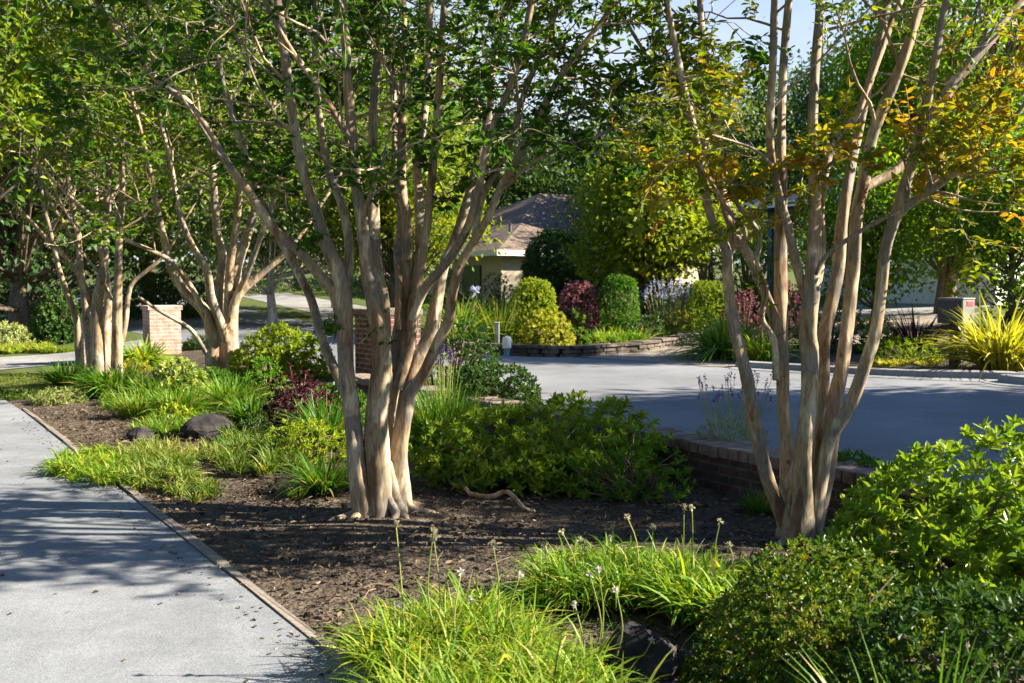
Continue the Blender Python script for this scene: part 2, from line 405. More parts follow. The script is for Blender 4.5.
M = dict(
    bark=bark_mat('crape_bark', (.31, .23, .145), (.46, .38, .27), (.19, .11, .06), (.22, .185, .15)),
    bark_dark=bark_mat('dark_bark', (.10, .07, .05), (.17, .13, .09), (.07, .045, .03), (.12, .10, .085)),
    bark_red=bark_mat('reddish_bark', (.16, .08, .05), (.26, .15, .10), (.10, .045, .03), (.15, .11, .09)),
    bark_white=bark_mat('pale_bark', (.42, .37, .30), (.6, .55, .47), (.3, .24, .18), (.4, .37, .33)),
    twig=surf_mat('twig', [(.3, (.10, .07, .045)), (.7, (.20, .15, .10))], scale=14, bump=.2),
    myrtle=leaf_mat('myrtle_leaf', [(.014, .042, .009), (.026, .072, .012), (.045, .105, .015), (.11, .16, .02)], trans=.56),
    myrtle_autumn=leaf_mat('myrtle_autumn_leaf', [(.045, .085, .014), (.085, .125, .016), (.13, .165, .017), (.25, .18, .02), (.30, .125, .02)], trans=.5),
    myrtle_light=leaf_mat('myrtle_light_leaf', [(.03, .08, .011), (.065, .125, .014), (.11, .165, .018), (.18, .21, .025)], trans=.55),
    pitto=leaf_mat('glossy_leaf', [(.03, .075, .018), (.055, .115, .022), (.09, .155, .03), (.16, .21, .05)], trans=.32, rough=.3, spec=.5),
    pitto_bright=leaf_mat('bright_glossy_leaf', [(.05, .10, .018), (.09, .155, .024), (.14, .20, .032), (.20, .24, .05)], trans=.4, rough=.32, spec=.45),
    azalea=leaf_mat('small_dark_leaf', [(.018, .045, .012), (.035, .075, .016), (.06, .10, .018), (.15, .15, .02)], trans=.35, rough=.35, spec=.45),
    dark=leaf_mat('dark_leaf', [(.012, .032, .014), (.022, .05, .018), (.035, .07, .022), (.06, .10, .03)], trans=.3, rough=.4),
    strap=leaf_mat('strap_leaf', [(.025, .075, .014), (.045, .11, .018), (.075, .15, .024), (.12, .18, .03), (.27, .20, .09)], trans=.4, rough=.35),
    strap_lime=leaf_mat('lime_strap_leaf', [(.045, .11, .016), (.09, .165, .022), (.15, .22, .03), (.24, .25, .055), (.36, .27, .12)], trans=.48, rough=.4),
    strap_gold=leaf_mat('gold_strap_leaf', [(.10, .12, .02), (.19, .20, .03), (.28, .26, .05), (.34, .28, .08)], trans=.45, rough=.4),
    lime=leaf_mat('lime_leaf', [(.07, .12, .016), (.12, .17, .02), (.18, .21, .026), (.24, .25, .04)], trans=.45),
    yellow=leaf_mat('yellow_leaf', [(.11, .14, .022), (.19, .20, .03), (.27, .25, .05), (.32, .27, .08)], trans=.45),
    sage=leaf_mat('sage_leaf', [(.07, .10, .05), (.12, .15, .08), (.19, .21, .12), (.28, .29, .19)], trans=.35, rough=.6),
    variegated=leaf_mat('variegated_leaf', [(.05, .10, .03), (.12, .17, .05), (.30, .33, .15), (.45, .45, .27)], trans=.35),
    purple=leaf_mat('burgundy_leaf', [(.022, .007, .012), (.045, .012, .02), (.08, .02, .03), (.12, .035, .045)], trans=.35, tcol=(1.3, .7, .7), boost=(1, 1, 1)),
    mauve=leaf_mat('mauve_leaf', [(.08, .03, .042), (.15, .06, .08), (.23, .105, .125), (.30, .15, .16)], trans=.35, tcol=(1.3, .8, .8), boost=(1, 1, 1)),
    cover=leaf_mat('ground_cover_leaf', [(.035, .07, .018), (.06, .105, .025), (.12, .15, .035), (.24, .20, .10)], trans=.4),
    shade_cover=leaf_mat('dull_cover_leaf', [(.02, .03, .02), (.035, .045, .03), (.05, .055, .045), (.08, .08, .07)], trans=.25),
    tree_green=leaf_mat('fresh_tree_leaf', [(.03, .085, .014), (.05, .12, .018), (.08, .155, .02), (.13, .19, .03)], trans=.45),
    tree_bright=leaf_mat('bright_tree_leaf', [(.045, .10, .013), (.075, .145, .016), (.11, .18, .02), (.16, .21, .028)], trans=.5),
    tree_lime=leaf_mat('yellowing_tree_leaf', [(.06, .105, .014), (.11, .155, .018), (.17, .19, .02), (.23, .20, .025)], trans=.5),
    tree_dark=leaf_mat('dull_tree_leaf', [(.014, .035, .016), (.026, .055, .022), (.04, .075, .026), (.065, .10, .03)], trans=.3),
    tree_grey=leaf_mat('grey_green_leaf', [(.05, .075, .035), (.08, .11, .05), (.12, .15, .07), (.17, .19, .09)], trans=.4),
    flower_white=leaf_mat('white_petal', [(.5, .48, .42), (.65, .62, .55), (.75, .72, .66)], trans=.4, tcol=(1, 1, 1), boost=(1, 1, 1)),
    flower_violet=leaf_mat('violet_petal', [(.07, .03, .16), (.11, .05, .24), (.17, .09, .32)], trans=.3, tcol=(1, 1, 1), boost=(1, 1, 1)),
    flower_blue=leaf_mat('pale_blue_petal', [(.32, .34, .55), (.45, .47, .66), (.58, .6, .75)], trans=.3, tcol=(1, 1, 1), boost=(1, 1, 1)),
    stalk=leaf_mat('flower_stalk', [(.12, .15, .05), (.20, .21, .09), (.30, .28, .14)], trans=.2),
    seed=leaf_mat('seed_head', [(.28, .26, .15), (.40, .37, .24), (.55, .52, .38)], trans=.3, tcol=(1, 1, .9), boost=(1, 1, 1)),
    litter=leaf_mat('leaf_litter', [(.04, .026, .017), (.08, .052, .033), (.15, .10, .06), (.28, .21, .13)], trans=.1, tcol=(1, .9, .7), boost=(1, 1, 1)),
    ground=surf_mat('bare_soil', [(.25, (.036, .027, .021)), (.5, (.078, .06, .045)), (.75, (.16, .128, .097))], scale=7, detail=12, rough=.95, bump=1.0, bscale=30, speck=.45, speck_scale=90, big=(.55, .7, 1.25), dist=.04),
    path=surf_mat('worn_asphalt', [(.3, (.148, .158, .174)), (.7, (.215, .228, .25))], scale=3, detail=9, rough=.9, bump=.4, bscale=160, speck=.24, speck_scale=170, big=(.7, .86, 1.1), dist=.005, crack=.2),
    street=surf_mat('street_asphalt', [(.3, (.142, .148, .163)), (.7, (.198, .205, .222))], scale=1.5, detail=8, rough=.88, bump=.25, bscale=110, speck=.14, speck_scale=110, big=(.35, .78, 1.12), dist=.005, crack=.15),
    gravel_drive=surf_mat('gravel_drive', [(.3, (.20, .165, .135)), (.7, (.33, .28, .235))], scale=14, detail=8, rough=.95, bump=.7, bscale=70, speck=.5, speck_scale=55),
    concrete=surf_mat('old_concrete', [(.3, (.19, .19, .185)), (.7, (.285, .285, .28))], scale=4, detail=8, rough=.9, bump=.3, bscale=80, speck=.2, speck_scale=120, big=(.8, .75, 1.1)),
    lawn_soil=surf_mat('lawn_ground', [(.3, (.045, .065, .015)), (.7, (.09, .11, .03))], scale=5, rough=.95, bump=.4),
    edging=surf_mat('weathered_edging', [(.3, (.16, .13, .11)), (.7, (.30, .26, .22))], scale=9, stretch=(1, 6, 1), rough=.85, bump=.4, bscale=40),
    brick_dark=brick_mat('old_dark_brick', (.12, .065, .055), (.09, .065, .06), (.13, .115, .105)),
    brick_cap=surf_mat('coping_brick', [(.3, (.14, .095, .082)), (.7, (.25, .20, .175))], scale=14, rough=.9, bump=.5, bscale=50, big=(3, .7, 1.3)),
    brick_pale=brick_mat('pale_pink_brick', (.40, .27, .215), (.34, .24, .20), (.46, .40, .35)),
    brick_red=brick_mat('red_brick', (.20, .085, .06), (.13, .065, .055), (.26, .22, .19)),
    stone=surf_mat('stacked_stone', [(.3, (.065, .052, .042)), (.7, (.16, .132, .108))], scale=6, rough=.9, bump=.7, bscale=24, big=(1.7, .6, 1.3)),
    rock=surf_mat('boulder', [(.3, (.02, .018, .019)), (.7, (.06, .053, .052))], scale=7, detail=10, rough=.97, bump=.9, bscale=14, big=(3, .7, 1.2)),
    stucco=surf_mat('beige_stucco', [(.3, (.40, .34, .25)), (.7, (.48, .41, .31))], scale=8, rough=.95, bump=.3, bscale=60),
    white_wall=surf_mat('white_wall', [(.3, (.66, .65, .63)), (.7, (.76, .75, .73))], scale=5, rough=.8, bump=.15, bscale=60),
    white_trim=flat_mat('white_trim', (.74, .72, .68), .5),
    roof=brick_mat('shingle_roof', (.15, .115, .09), (.21, .165, .13), (.07, .057, .047), bw=.35, bh=.16, top=True, msize=.01),
    roof_grey=brick_mat('grey_shingle_roof', (.19, .19, .195), (.27, .265, .265), (.10, .10, .10), bw=.35, bh=.16, top=True, msize=.01),
    blue_paint=flat_mat('blue_paint', (.06, .11, .25), .5),
    glass=flat_mat('dark_glass', (.03, .035, .04), .1, .6),
    terracotta=flat_mat('terracotta', (.38, .19, .13), .9),
    pipe=flat_mat('vent_metal', (.10, .10, .105), .5),
    mail_shade=flat_mat('mailbox_shaded_face', (.055, .055, .06), .55),  # dark tone stands in for shade on the street-facing side
    mail_pale=flat_mat('mailbox_pale_panel', (.19, .185, .175), .6),
    mail_red=flat_mat('mailbox_red_plate', (.42, .07, .07), .5),
    post=surf_mat('dark_timber', [(.3, (.05, .037, .028)), (.7, (.10, .075, .055))], scale=8, stretch=(4, 4, .6), rough=.85, bump=.4),
    grey_post=flat_mat('grey_post', (.32, .31, .30), .8),
    teal=flat_mat('blue_green_paint', (.10, .27, .28), .5),
    core=surf_mat('inner_twigs', [(.3, (.03, .024, .017)), (.7, (.06, .048, .033))], scale=20, rough=.95, bump=.5),
)

# ------------------------------------------------------------------ the setting
SUN_AZ, SUN_EL = math.radians(-1.0), math.radians(31.0)      # azimuth from +X towards +Y
S = np.array([math.cos(SUN_AZ) * math.cos(SUN_EL), math.sin(SUN_AZ) * math.cos(SUN_EL), math.sin(SUN_EL)])


def make_world():
    w = bpy.data.worlds.new('World'); scene.world = w; w.use_nodes = True
    nt = w.node_tree; nt.nodes.clear()
    o = nt.nodes.new('ShaderNodeOutputWorld'); b = nt.nodes.new('ShaderNodeBackground')
    sk = nt.nodes.new('ShaderNodeTexSky'); sk.sky_type = 'NISHITA'; sk.sun_disc = False
    sk.sun_elevation = SUN_EL; sk.sun_rotation = math.pi / 2 - SUN_AZ
    sk.air_density = 1.0; sk.dust_density = .8; sk.ozone_density = 9
    b.inputs["Strength"].default_value = .058
    # thin bright cloud and haze low in the sky
    tc = nt.nodes.new('ShaderNodeTexCoord'); sp = nt.nodes.new('ShaderNodeSeparateXYZ'); nt.links.new(tc.outputs['Generated'], sp.inputs[0])
    nz = nd(nt, 'ShaderNodeTexNoise'); nz.inputs['Scale'].default_value = 3.2; nz.inputs['Detail'].default_value = 7
    mp = nt.nodes.new('ShaderNodeMapping'); mp.inputs['Scale'].default_value = (1, 1, 2.5)
    nt.links.new(tc.outputs['Generated'], mp.inputs['Vector']); nt.links.new(mp.outputs[0], nz.inputs['Vector'])
    r1 = ramp(nt, [(.30, (.6,) * 3), (.55, (1,) * 3)]); nt.links.new(nz.outputs['Fac'], r1.inputs['Fac'])
    r2 = ramp(nt, [(0, (1,) * 3), (.24, (.8,) * 3), (.42, (.0,) * 3)]); nt.links.new(sp.outputs[2], r2.inputs['Fac'])
    ml = nd(nt, 'ShaderNodeMath', operation='MULTIPLY'); nt.links.new(r1.outputs['Color'], ml.inputs[0]); nt.links.new(r2.outputs['Color'], ml.inputs[1])
    mx = nd(nt, 'ShaderNodeMix', data_type='RGBA'); nt.links.new(ml.outputs[0], mx.inputs[0]); nt.links.new(sk.outputs[0], mx.inputs[6]); mx.inputs[7].default_value = (3.6, 3.95, 4.4, 1)
    nt.links.new(mx.outputs[2], b.inputs[0]); nt.links.new(b.outputs[0], o.inputs[0])
    l = bpy.data.lights.new('sun', 'SUN'); l.energy = 5.0; l.angle = math.radians(.53); l.color = (1, .90, .73)
    lo = bpy.data.objects.new('sun', l); COL.objects.link(lo)
    lo.rotation_euler = Vector(S).to_track_quat('Z', 'Y').to_euler()
    lo.location = (20, 0, 20)


def make_camera():
    c = bpy.data.cameras.new('camera'); o = bpy.data.objects.new('camera', c); COL.objects.link(o)
    o.location = (0, 0, CAM_H); o.rotation_euler = (math.pi / 2 - PITCH, 0, 0)
    c.sensor_width = 36; c.lens = 1000 / 1024 * 36; c.clip_end = 3000; c.clip_start = .05
    c.dof.use_dof = True; c.dof.focus_distance = 6.8; c.dof.aperture_fstop = 4.5
    scene.camera = o
    scene.view_settings.view_transform = 'Standard'; scene.view_settings.look = 'None'
    scene.view_settings.exposure = 2.1; scene.view_settings.gamma = 1
    scene.render.engine = 'CYCLES'
    cy = scene.cycles
    cy.use_denoising = True; cy.max_bounces = 7; cy.diffuse_bounces = 4; cy.glossy_bounces = 2; cy.transmission_bounces = 5; cy.transparent_max_bounces = 4
    cy.sample_clamp_indirect = 6
    cy.use_adaptive_sampling = True; cy.adaptive_threshold = .015


def poly_sheet(name, pts, dz, mat, kind='structure', fine=0.6):
    """a flat-lying sheet over the terrain inside a world-space outline (clipped grid via triangulated outline)"""
    import bmesh
    bm = bmesh.new()
    vs = [bm.verts.new((p[0], p[1], 0)) for p in pts]
    f = bm.faces.new(vs)
    bmesh.ops.triangulate(bm, faces=[f])
    for _ in range(7):
        es = [e for e in bm.edges if e.calc_length() > fine]
        if not es: break
        bmesh.ops.subdivide_edges(bm, edges=es, cuts=1)
        bmesh.ops.triangulate(bm, faces=[f for f in bm.faces if len(f.verts) > 3])
    for v in bm.verts:
        v.co.z = zf(v.co.x, v.co.y) + dz
    bmesh.ops.recalc_face_normals(bm, faces=bm.faces)
    if sum(f.normal.z for f in bm.faces) < 0:
        bmesh.ops.reverse_faces(bm, faces=bm.faces)
    me = bpy.data.meshes.new(name); bm.to_mesh(me); bm.free()
    me.materials.append(mat)
    o = bpy.data.objects.new(name, me); COL.objects.link(o)
    o['kind'] = kind
    return o


def make_ground():
    sl = np.unique(np.concatenate([np.linspace(-14, 50, 129), [12.39, 12.41], [-900, -500, -250, -120, -60, -30, -20, 60, 75, 95, 120, 160, 220, 320, 500, 900]]))
    tl = np.unique(np.concatenate([np.linspace(-6, 40, 93), [5.5, 5.7], [-900, -500, -250, -120, -60, -30, -15, -10, 45, 52, 60, 75, 95, 120, 160, 220, 320, 500, 900]]))
    s, t = np.meshgrid(sl, tl, indexing='ij')
    z = zst(s, t)
    bed = (t > 1.75) & (t < 5.3) & (s < 17)
    z = z + np.where(bed, .018 * np.sin(2.3 * s + 1) * np.sin(2.9 * t) + .012 * np.sin(5.1 * s + t) , 0) - .0
    p = s[..., None] * U + t[..., None] * N
    V = np.concatenate([p, z[..., None]], -1).reshape(-1, 3)
    ns, ntt = s.shape
    i, j = np.meshgrid(np.arange(ns - 1), np.arange(ntt - 1), indexing='ij')
    a = i * ntt + j
    q = np.stack([a, a + ntt, a + ntt + 1, a + 1], -1).reshape(-1, 4)
    if np.cross(np.append(U, 0), np.append(N, 0))[2] < 0:
        q = q[:, ::-1]
    g = Geo(); g.add(V, quads=q)
    o = g.build('ground', M['ground'], smooth=True); o['kind'] = 'structure'
    o.data.materials.append(M['lawn_soil'])
    sc, tc = (s[:-1, :-1] + s[1:, 1:]) / 2, (t[:-1, :-1] + t[1:, 1:]) / 2
    far = (tc > 21) | (sc > 25) | (tc < -2) | ((sc > 18) & (tc < 5))
    o.data.polygons.foreach_set('material_index', far.ravel().astype(np.int32))
    # path (left), the camera stands on it
    poly_sheet('path', [ST(s, t)[:2] for s, t in [(-8, -2), (-8, 1.62), (13.5, 1.62), (20, 1.45), (23.4, 1.2), (23.4, -2)]], .012, M['path'])
    # side driveway joining path and street beyond the bed
    poly_sheet('driveway', [ST(s, t)[:2] for s, t in [(20.0, 1.45), (21.3, 3.4), (21.5, 5.85), (25, 5.85), (24.2, 3.4), (23.4, 1.2)]], .016, M['concrete'])
    # street
    far = [ST(-25, 13.9)[:2], ST(-8, 13.7)[:2], G(1100, 391, .28)[:2], G(1024, 382, .28)[:2], G(870, 375, .28)[:2], G(722, 366, .28)[:2], G(660, 361, .28)[:2], G(575, 356, .28)[:2], G(488, 352, .28)[:2], ST(24, 11.6)[:2], ST(34, 12)[:2], ST(60, 13)[:2]]
    poly_sheet('street', [ST(60, 6.15)[:2], ST(12, 6.1)[:2], ST(-25, 6.1)[:2]] + far, .006, M['street'])
    poly_sheet('gutter', [ST(-25, 5.74)[:2], ST(-25, 6.22)[:2], ST(12.4, 6.22)[:2], ST(12.4, 5.74)[:2]], .011, M['concrete'])
    # neighbour's drive between the stone wall and the planted island
    poly_sheet('gravel_driveway', [np.array(p) for p in [G(722, 366, .28)[:2], G(575, 355.5, .28)[:2], (3.9, 22.6), (8, 28), (12.5, 26.5), (7, 19.5)]], .014, M['gravel_drive'])
    # pale drive on the far slope, left
    poly_sheet('hill_driveway', [ST(27, 12)[:2], ST(29.5, 12)[:2], ST(34, 16)[:2], ST(46, 17)[:2], ST(46, 14.6)[:2], ST(33.5, 13.4)[:2]], .012, M['concrete'])
    # far kerb along the island
    g = Geo()
    pts = [ST(-20, 13.85), ST(-8, 13.75), G(1100, 391, .28), G(1024, 381.6, .28), G(870, 374.6, .28), G(735, 366.6, .28)]
    pts = catmull(np.array([[p[0], p[1], 0] for p in pts]), 8)
    n = len(pts); tg = nrm(np.gradient(pts, axis=0)); nr = np.stack([-tg[:, 1], tg[:, 0], tg[:, 2] * 0], 1)
    if nr[0] @ np.append(N, 0) < 0: nr = -nr
    rows = []
    for off, h in [(-.22, .0), (-.2, .016), (0, .03), (.03, .11), (.16, .12), (.18, -.05)]:
        q = pts + nr * off
        rows.append(np.stack([q[:, 0], q[:, 1], [zf(a, b) + h for a, b in q[:, :2]]], 1))
    V = np.stack(rows, 1); k = len(rows)
    i, j = np.meshgrid(np.arange(n - 1), np.arange(k - 1), indexing='ij'); a = i * k + j
    g.add(V.reshape(-1, 3), quads=np.stack([a, a + 1, a + k + 1, a + k], -1).reshape(-1, 4))
    o = g.build('kerb', M['concrete'], smooth=False); o['kind'] = 'structure'


def in_st(n, s0, s1, t0, t1):
    s, t = rng.uniform(s0, s1, n), rng.uniform(t0, t1, n)
    p = s[:, None] * U + t[:, None] * N
    return np.concatenate([p, zst(s, t)[:, None]], 1)


def make_stuff():
    g = Geo()
    p = np.vstack([in_st(15000, 1, 14, 1.7, 5.4), in_st(2500, 14, 18, 2.5, 5)])
    p[:, 2] += .022
    n = len(p)
    d = nrm(rng.normal(0, 1, (n, 3)) * [1, 1, .2])
    nn = nrm(np.array([0, 0, 1.]) + rng.normal(0, .35, (n, 3)))
    L = rng.uniform(.012, .055, n)
    g.leaves(p, d, nn, L, L * rng.uniform(.25, .6, n), rng.uniform(0, 1, n) ** 1.6)
    # blown leaves on the path, thin
    q = in_st(260, 2, 13, -.8, 1.55); q[:, 2] += .016
    q = np.vstack([q, in_st(350, 2, 13, 1.42, 1.62) + [0, 0, .016]])
    n = len(q)
    L = rng.uniform(.01, .035, n)
    g.leaves(q, nrm(rng.normal(0, 1, (n, 3)) * [1, 1, .1]), nrm(np.array([0, 0, 1.]) + rng.normal(0, .2, (n, 3))), L, L * .5, rng.uniform(0, 1, n))
    tag(g.build('leaf_litter', M['litter']), kind='stuff')
    # clods and bark chips
    g = Geo()
    p = in_st(2600, 2, 13, 1.75, 5.35)
    for c in p:
        s = rng.uniform(.006, .022)
        g.box(c + [0, 0, s * .4 + .008], (s * rng.uniform(1, 2.4), s * rng.uniform(.7, 1.2), s * rng.uniform(.4, .9)), rng.uniform(0, 6.28), jit=s * .15)
    tag(g.build('bark_chips', M['ground']), kind='stuff')
    g = Geo()
    for c in in_st(420, 2, 13, 1.75, 5.3):
        a = rng.uniform(0, 6.28); l = rng.uniform(.04, .2)
        d = np.array([math.cos(a), math.sin(a), 0]) * l
        g.tube([c + [0, 0, .024], c + d * .5 + [0, 0, .032] + rng.normal(0, .008, 3), c + d + [0, 0, .024]], rng.uniform(.0015, .004), 5)
    tag(g.build('twig_litter', M['twig']), kind='stuff')
    # lawn patch by the far end of the path
    poly_sheet('lawn', [ST(s, t)[:2] for s, t in [(15.2, 1.75), (15.2, 2.6), (17, 3.4), (19.3, 3.5), (19.5, 1.6)]], .01, M['lawn_soil'])
    p = in_st(5000, 15.2, 19.4, 1.7, 3.4)
    g = Geo()
    d = nrm(np.array([0, 0, 1.]) + rng.normal(0, .4, (len(p), 3)))
    g.blades(p, d, rng.uniform(.04, .09, len(p)), .008, .3, rng.uniform(.2, 1, len(p)), seg=2)
    tag(g.build('lawn_grass', M['strap_lime']), kind='stuff')
    poly_sheet('hill_lawn', [ST(s, t)[:2] for s, t in [(29.8, 12.2), (34, 16.2), (46, 17.2), (46, 26), (34, 24), (28, 18)]], .01, M['lawn_soil'])
    p = in_st(9000, 29.8, 46, 17.4, 24)
    g = Geo()
    d = nrm(np.array([0, 0, 1.]) + rng.normal(0, .4, (len(p), 3)))
    g.blades(p, d, rng.uniform(.06, .14, len(p)), .03, .3, rng.uniform(0.2, 1, len(p)), seg=2)
    tag(g.build('hill_grass', M['strap']), kind='stuff')


# ------------------------------------------------------------------ hard things
ROT = math.atan2(U[1], U[0])          # local x of walls runs along the street


def local(o, loc, rot):
    o.location = [float(c) for c in loc]; o.rotation_euler = (0, 0, rot)


def make_edging():
    g = Geo()
    s = 1.5
    while s < 13.4:
        L = rng.uniform(.9, 1.5) if s < 11 else 1.0
        a = ST(s + L / 2, 1.665 + rng.normal(0, .008), 0)
        g.box(a + [0, 0, -.012 + rng.normal(0, .004)], (L - .012, .06, .07), ROT + rng.normal(0, .008), jit=.003, bev=.008)
        s += L
    o = g.build('path_edging', M['edging'])
    tag(o, 'narrow weathered edging strip between grey path and bare soil', 'edging')


def make_walls():
    s0, s1, zt = -7.0, 12.55, .34
    w = thing('brick_retaining_wall', ST(s0, 5.6, 0), 'low dark brick retaining wall with brick coping between planting bed and street', 'wall')
    w.rotation_euler = (0, 0, ROT)
    L = s1 - s0
    g = Geo(); g.box((L / 2, 0, .12), (L, .26, .36))
    o = g.build('masonry', M['brick_dark'], origin=(0, 0, 0)); o.parent = w
    g = Geo(); x = .0
    while x < L:
        b = .105
        g.box((x + b / 2, rng.normal(0, .004), zt - .025 + rng.normal(0, .003)), (b - .012, .34, .085), rng.normal(0, .012), bev=.006)
        x += b
    o = g.build('coping', M['brick_cap'], origin=(0, 0, 0)); o.parent = w

    def pillar(s, t, sz, h, mat, label, cap):
        z = zf(*ST(s, t)[:2])
        w = thing('brick_pillar', ST(s, t, z), label, 'pillar', 'brick pillars along the street wall'); w.rotation_euler = (0, 0, ROT)
        g = Geo(); g.box((0, 0, h / 2 - .1), (sz, sz, h + .2)); o = g.build('shaft', mat, origin=(0, 0, 0)); o.parent = w
        g = Geo()
        n = int(sz / .105) + 1
        for k in range(n):
            g.box(((k - (n - 1) / 2) * .105, 0, h + .042), (.095, sz + .07, .085), rng.normal(0, .008), bev=.006)
        o = g.build('coping', cap, origin=(0, 0, 0)); o.parent = w
    pillar(13.0, 6.3, .7, .9, M['brick_red'], 'dark red brick pillar close behind the forked middle tree', M['brick_cap'])
    pillar(20.6, 5.0, .6, .9, M['brick_pale'], 'sunlit pale pink brick pillar seen between the two left trees', M['brick_pale'])
    w = thing('brick_garden_wall', ST(20.8, 3.9, zf(*ST(20.8, 3.9)[:2])), 'short pale brick wall behind the thicket-stemmed tree', 'wall'); w.rotation_euler = (0, 0, ROT)
    g = Geo(); g.box((0, 0, .36), (.3, .7, .96)); o = g.build('masonry', M['brick_pale'], origin=(0, 0, 0)); o.parent = w
    g = Geo()
    for k in range(6):
        g.box((0, -.28 + k * .11, .885), (.36, .1, .08), rng.normal(0, .01), bev=.005)
    o = g.build('coping', M['brick_pale'], origin=(0, 0, 0)); o.parent = w

    # neighbour's stacked stone wall
    pts = np.array([G(400, 349, .3), G(488, 351, .3), G(540, 354, .3), G(575, 354, .3), G(620, 350, .32), G(690, 340, .4), (6.0, 25.2, 0), (8.6, 28.6, 0)])
    pts[:, 2] = 0
    c = catmull(pts, 12)
    seg = np.linalg.norm(np.diff(c, axis=0), axis=1); cum = np.concatenate([[0], np.cumsum(seg)])
    at = lambda d: np.array([np.interp(d, cum, c[:, 0]), np.interp(d, cum, c[:, 1])])
    w = thing('stone_wall', (*c[0][:2], zf(*c[0][:2])), 'low stacked stone wall holding the garden bed across the street', 'wall')
    g = Geo(); gc = Geo()
    for row in range(2):
        d = rng.uniform(0, .1)
        while d < cum[-1] - .3:
            l = rng.uniform(.16, .42)
            a, b = at(d), at(d + l)
            m = (a + b) / 2; r = math.atan2(*(b - a)[::-1])
            z = zf(*m)
            g.box((m[0], m[1], z + .02 + row * .085), (l - .012, .26 + rng.normal(0, .012), .078 + rng.normal(0, .004)), r, jit=.005, bev=.012)
            d += l
    d = 0
    while d < cum[-1] - .4:
        l = rng.uniform(.4, .7)
        a, b = at(d), at(d + l); m = (a + b) / 2; r = math.atan2(*(b - a)[::-1])
        gc.box((m[0], m[1], zf(*m) + .177), (l - .015, .34, .05), r, jit=.004, bev=.01); d += l
    g.build('masonry', M['stone'], w); gc.build('coping', M['stone'], w)


def rock(px, py, w, h, label, Y=None, asp=.8):
    b = G(px, py, 0)
    if Y: b = np.array([(px - 512) / 1000 * Y, Y, zf((px - 512) / 1000 * Y, Y)])
    wd = w * b[1] / 1000; ht = h * b[1] / 1000
    th, ph = np.meshgrid(np.linspace(0, math.pi, 13), np.linspace(0, 2 * math.pi, 20, endpoint=False), indexing='ij')
    d = np.stack([np.sin(th) * np.cos(ph), np.sin(th) * np.sin(ph), np.cos(th)], -1)
    r = np.ones(th.shape)
    for _ in range(16):
        k = nrm(rng.normal(0, 1, 3)); c = rng.uniform(.72, .95)
        dd = d @ k
        r = np.minimum(r, np.where(dd > .1, c / np.maximum(dd, .1), 9))
    v = d * r[..., None] * np.array([wd / 2, wd / 2 * asp, ht * .78]) + [0, 0, ht * .22]
    g = Geo(); i, j = np.meshgrid(np.arange(12), np.arange(20), indexing='ij'); k = 20
    q = np.stack([i * k + j, (i + 1) * k + j, (i + 1) * k + (j + 1) % k, i * k + (j + 1) % k], -1)
    g.add(v.reshape(-1, 3) + b, quads=q.reshape(-1, 4))
    tag(g.build('boulder', M['rock'], smooth=False, origin=b), label, 'boulder', 'boulders in the planting bed')


def prism(g, poly, z0, z1):
    n = len(poly); v = [(*p, z0) for p in poly] + [(*p, z1) for p in poly]
    g.add(v, quads=[(i, (i + 1) % n, (i + 1) % n + n, i + n) for i in range(n)])


def hip_roof(g, s0, s1, t0, t1, ze, zr, ov=.5, thick=.16):
    s0 -= ov; s1 += ov; t0 -= ov; t1 += ov
    if (s1 - s0) > (t1 - t0):
        h = (t1 - t0) / 2; a, b = (s0 + h, (t0 + t1) / 2), (s1 - h, (t0 + t1) / 2)
        order = 's'
    else:
        h = (s1 - s0) / 2; a, b = ((s0 + s1) / 2, t0 + h), ((s0 + s1) / 2, t1 - h)
        order = 't'
    v = [(s0, t0, ze), (s1, t0, ze), (s1, t1, ze), (s0, t1, ze), (*a, zr), (*b, zr)]
    if order == 's':
        q = [(0, 1, 5, 4), (2, 3, 4, 5)]; t = [(3, 0, 4), (1, 2, 5)]
    else:
        q = [(1, 2, 5, 4), (3, 0, 4, 5)]; t = [(0, 1, 4), (2, 3, 5)]
    g.add(v, quads=q, tris=t)
    g.add([(s0, t0, ze - .01), (s1, t0, ze - .01), (s1, t1, ze - .01), (s0, t1, ze - .01)], quads=[(3, 2, 1, 0)])
    return (s0, s1, t0, t1)


def boxst(g, s0, s1, t0, t1, z0, z1):
    g.box(((s0 + s1) / 2, (t0 + t1) / 2, (z0 + z1) / 2), (s1 - s0, t1 - t0, z1 - z0))


def fascia(g, b, ze):
    s0, s1, t0, t1 = b; e = .03
    boxst(g, s0 - e, s1 + e, t0 - e, t0 - .002, ze - .2, ze + .015)
    boxst(g, s0 - e, s1 + e, t1 + .002, t1 + e, ze - .2, ze + .015)
    boxst(g, s0 - e, s0 - .002, t0, t1, ze - .2, ze + .015)
    boxst(g, s1 + .002, s1 + e, t0, t1, ze - .2, ze + .015)


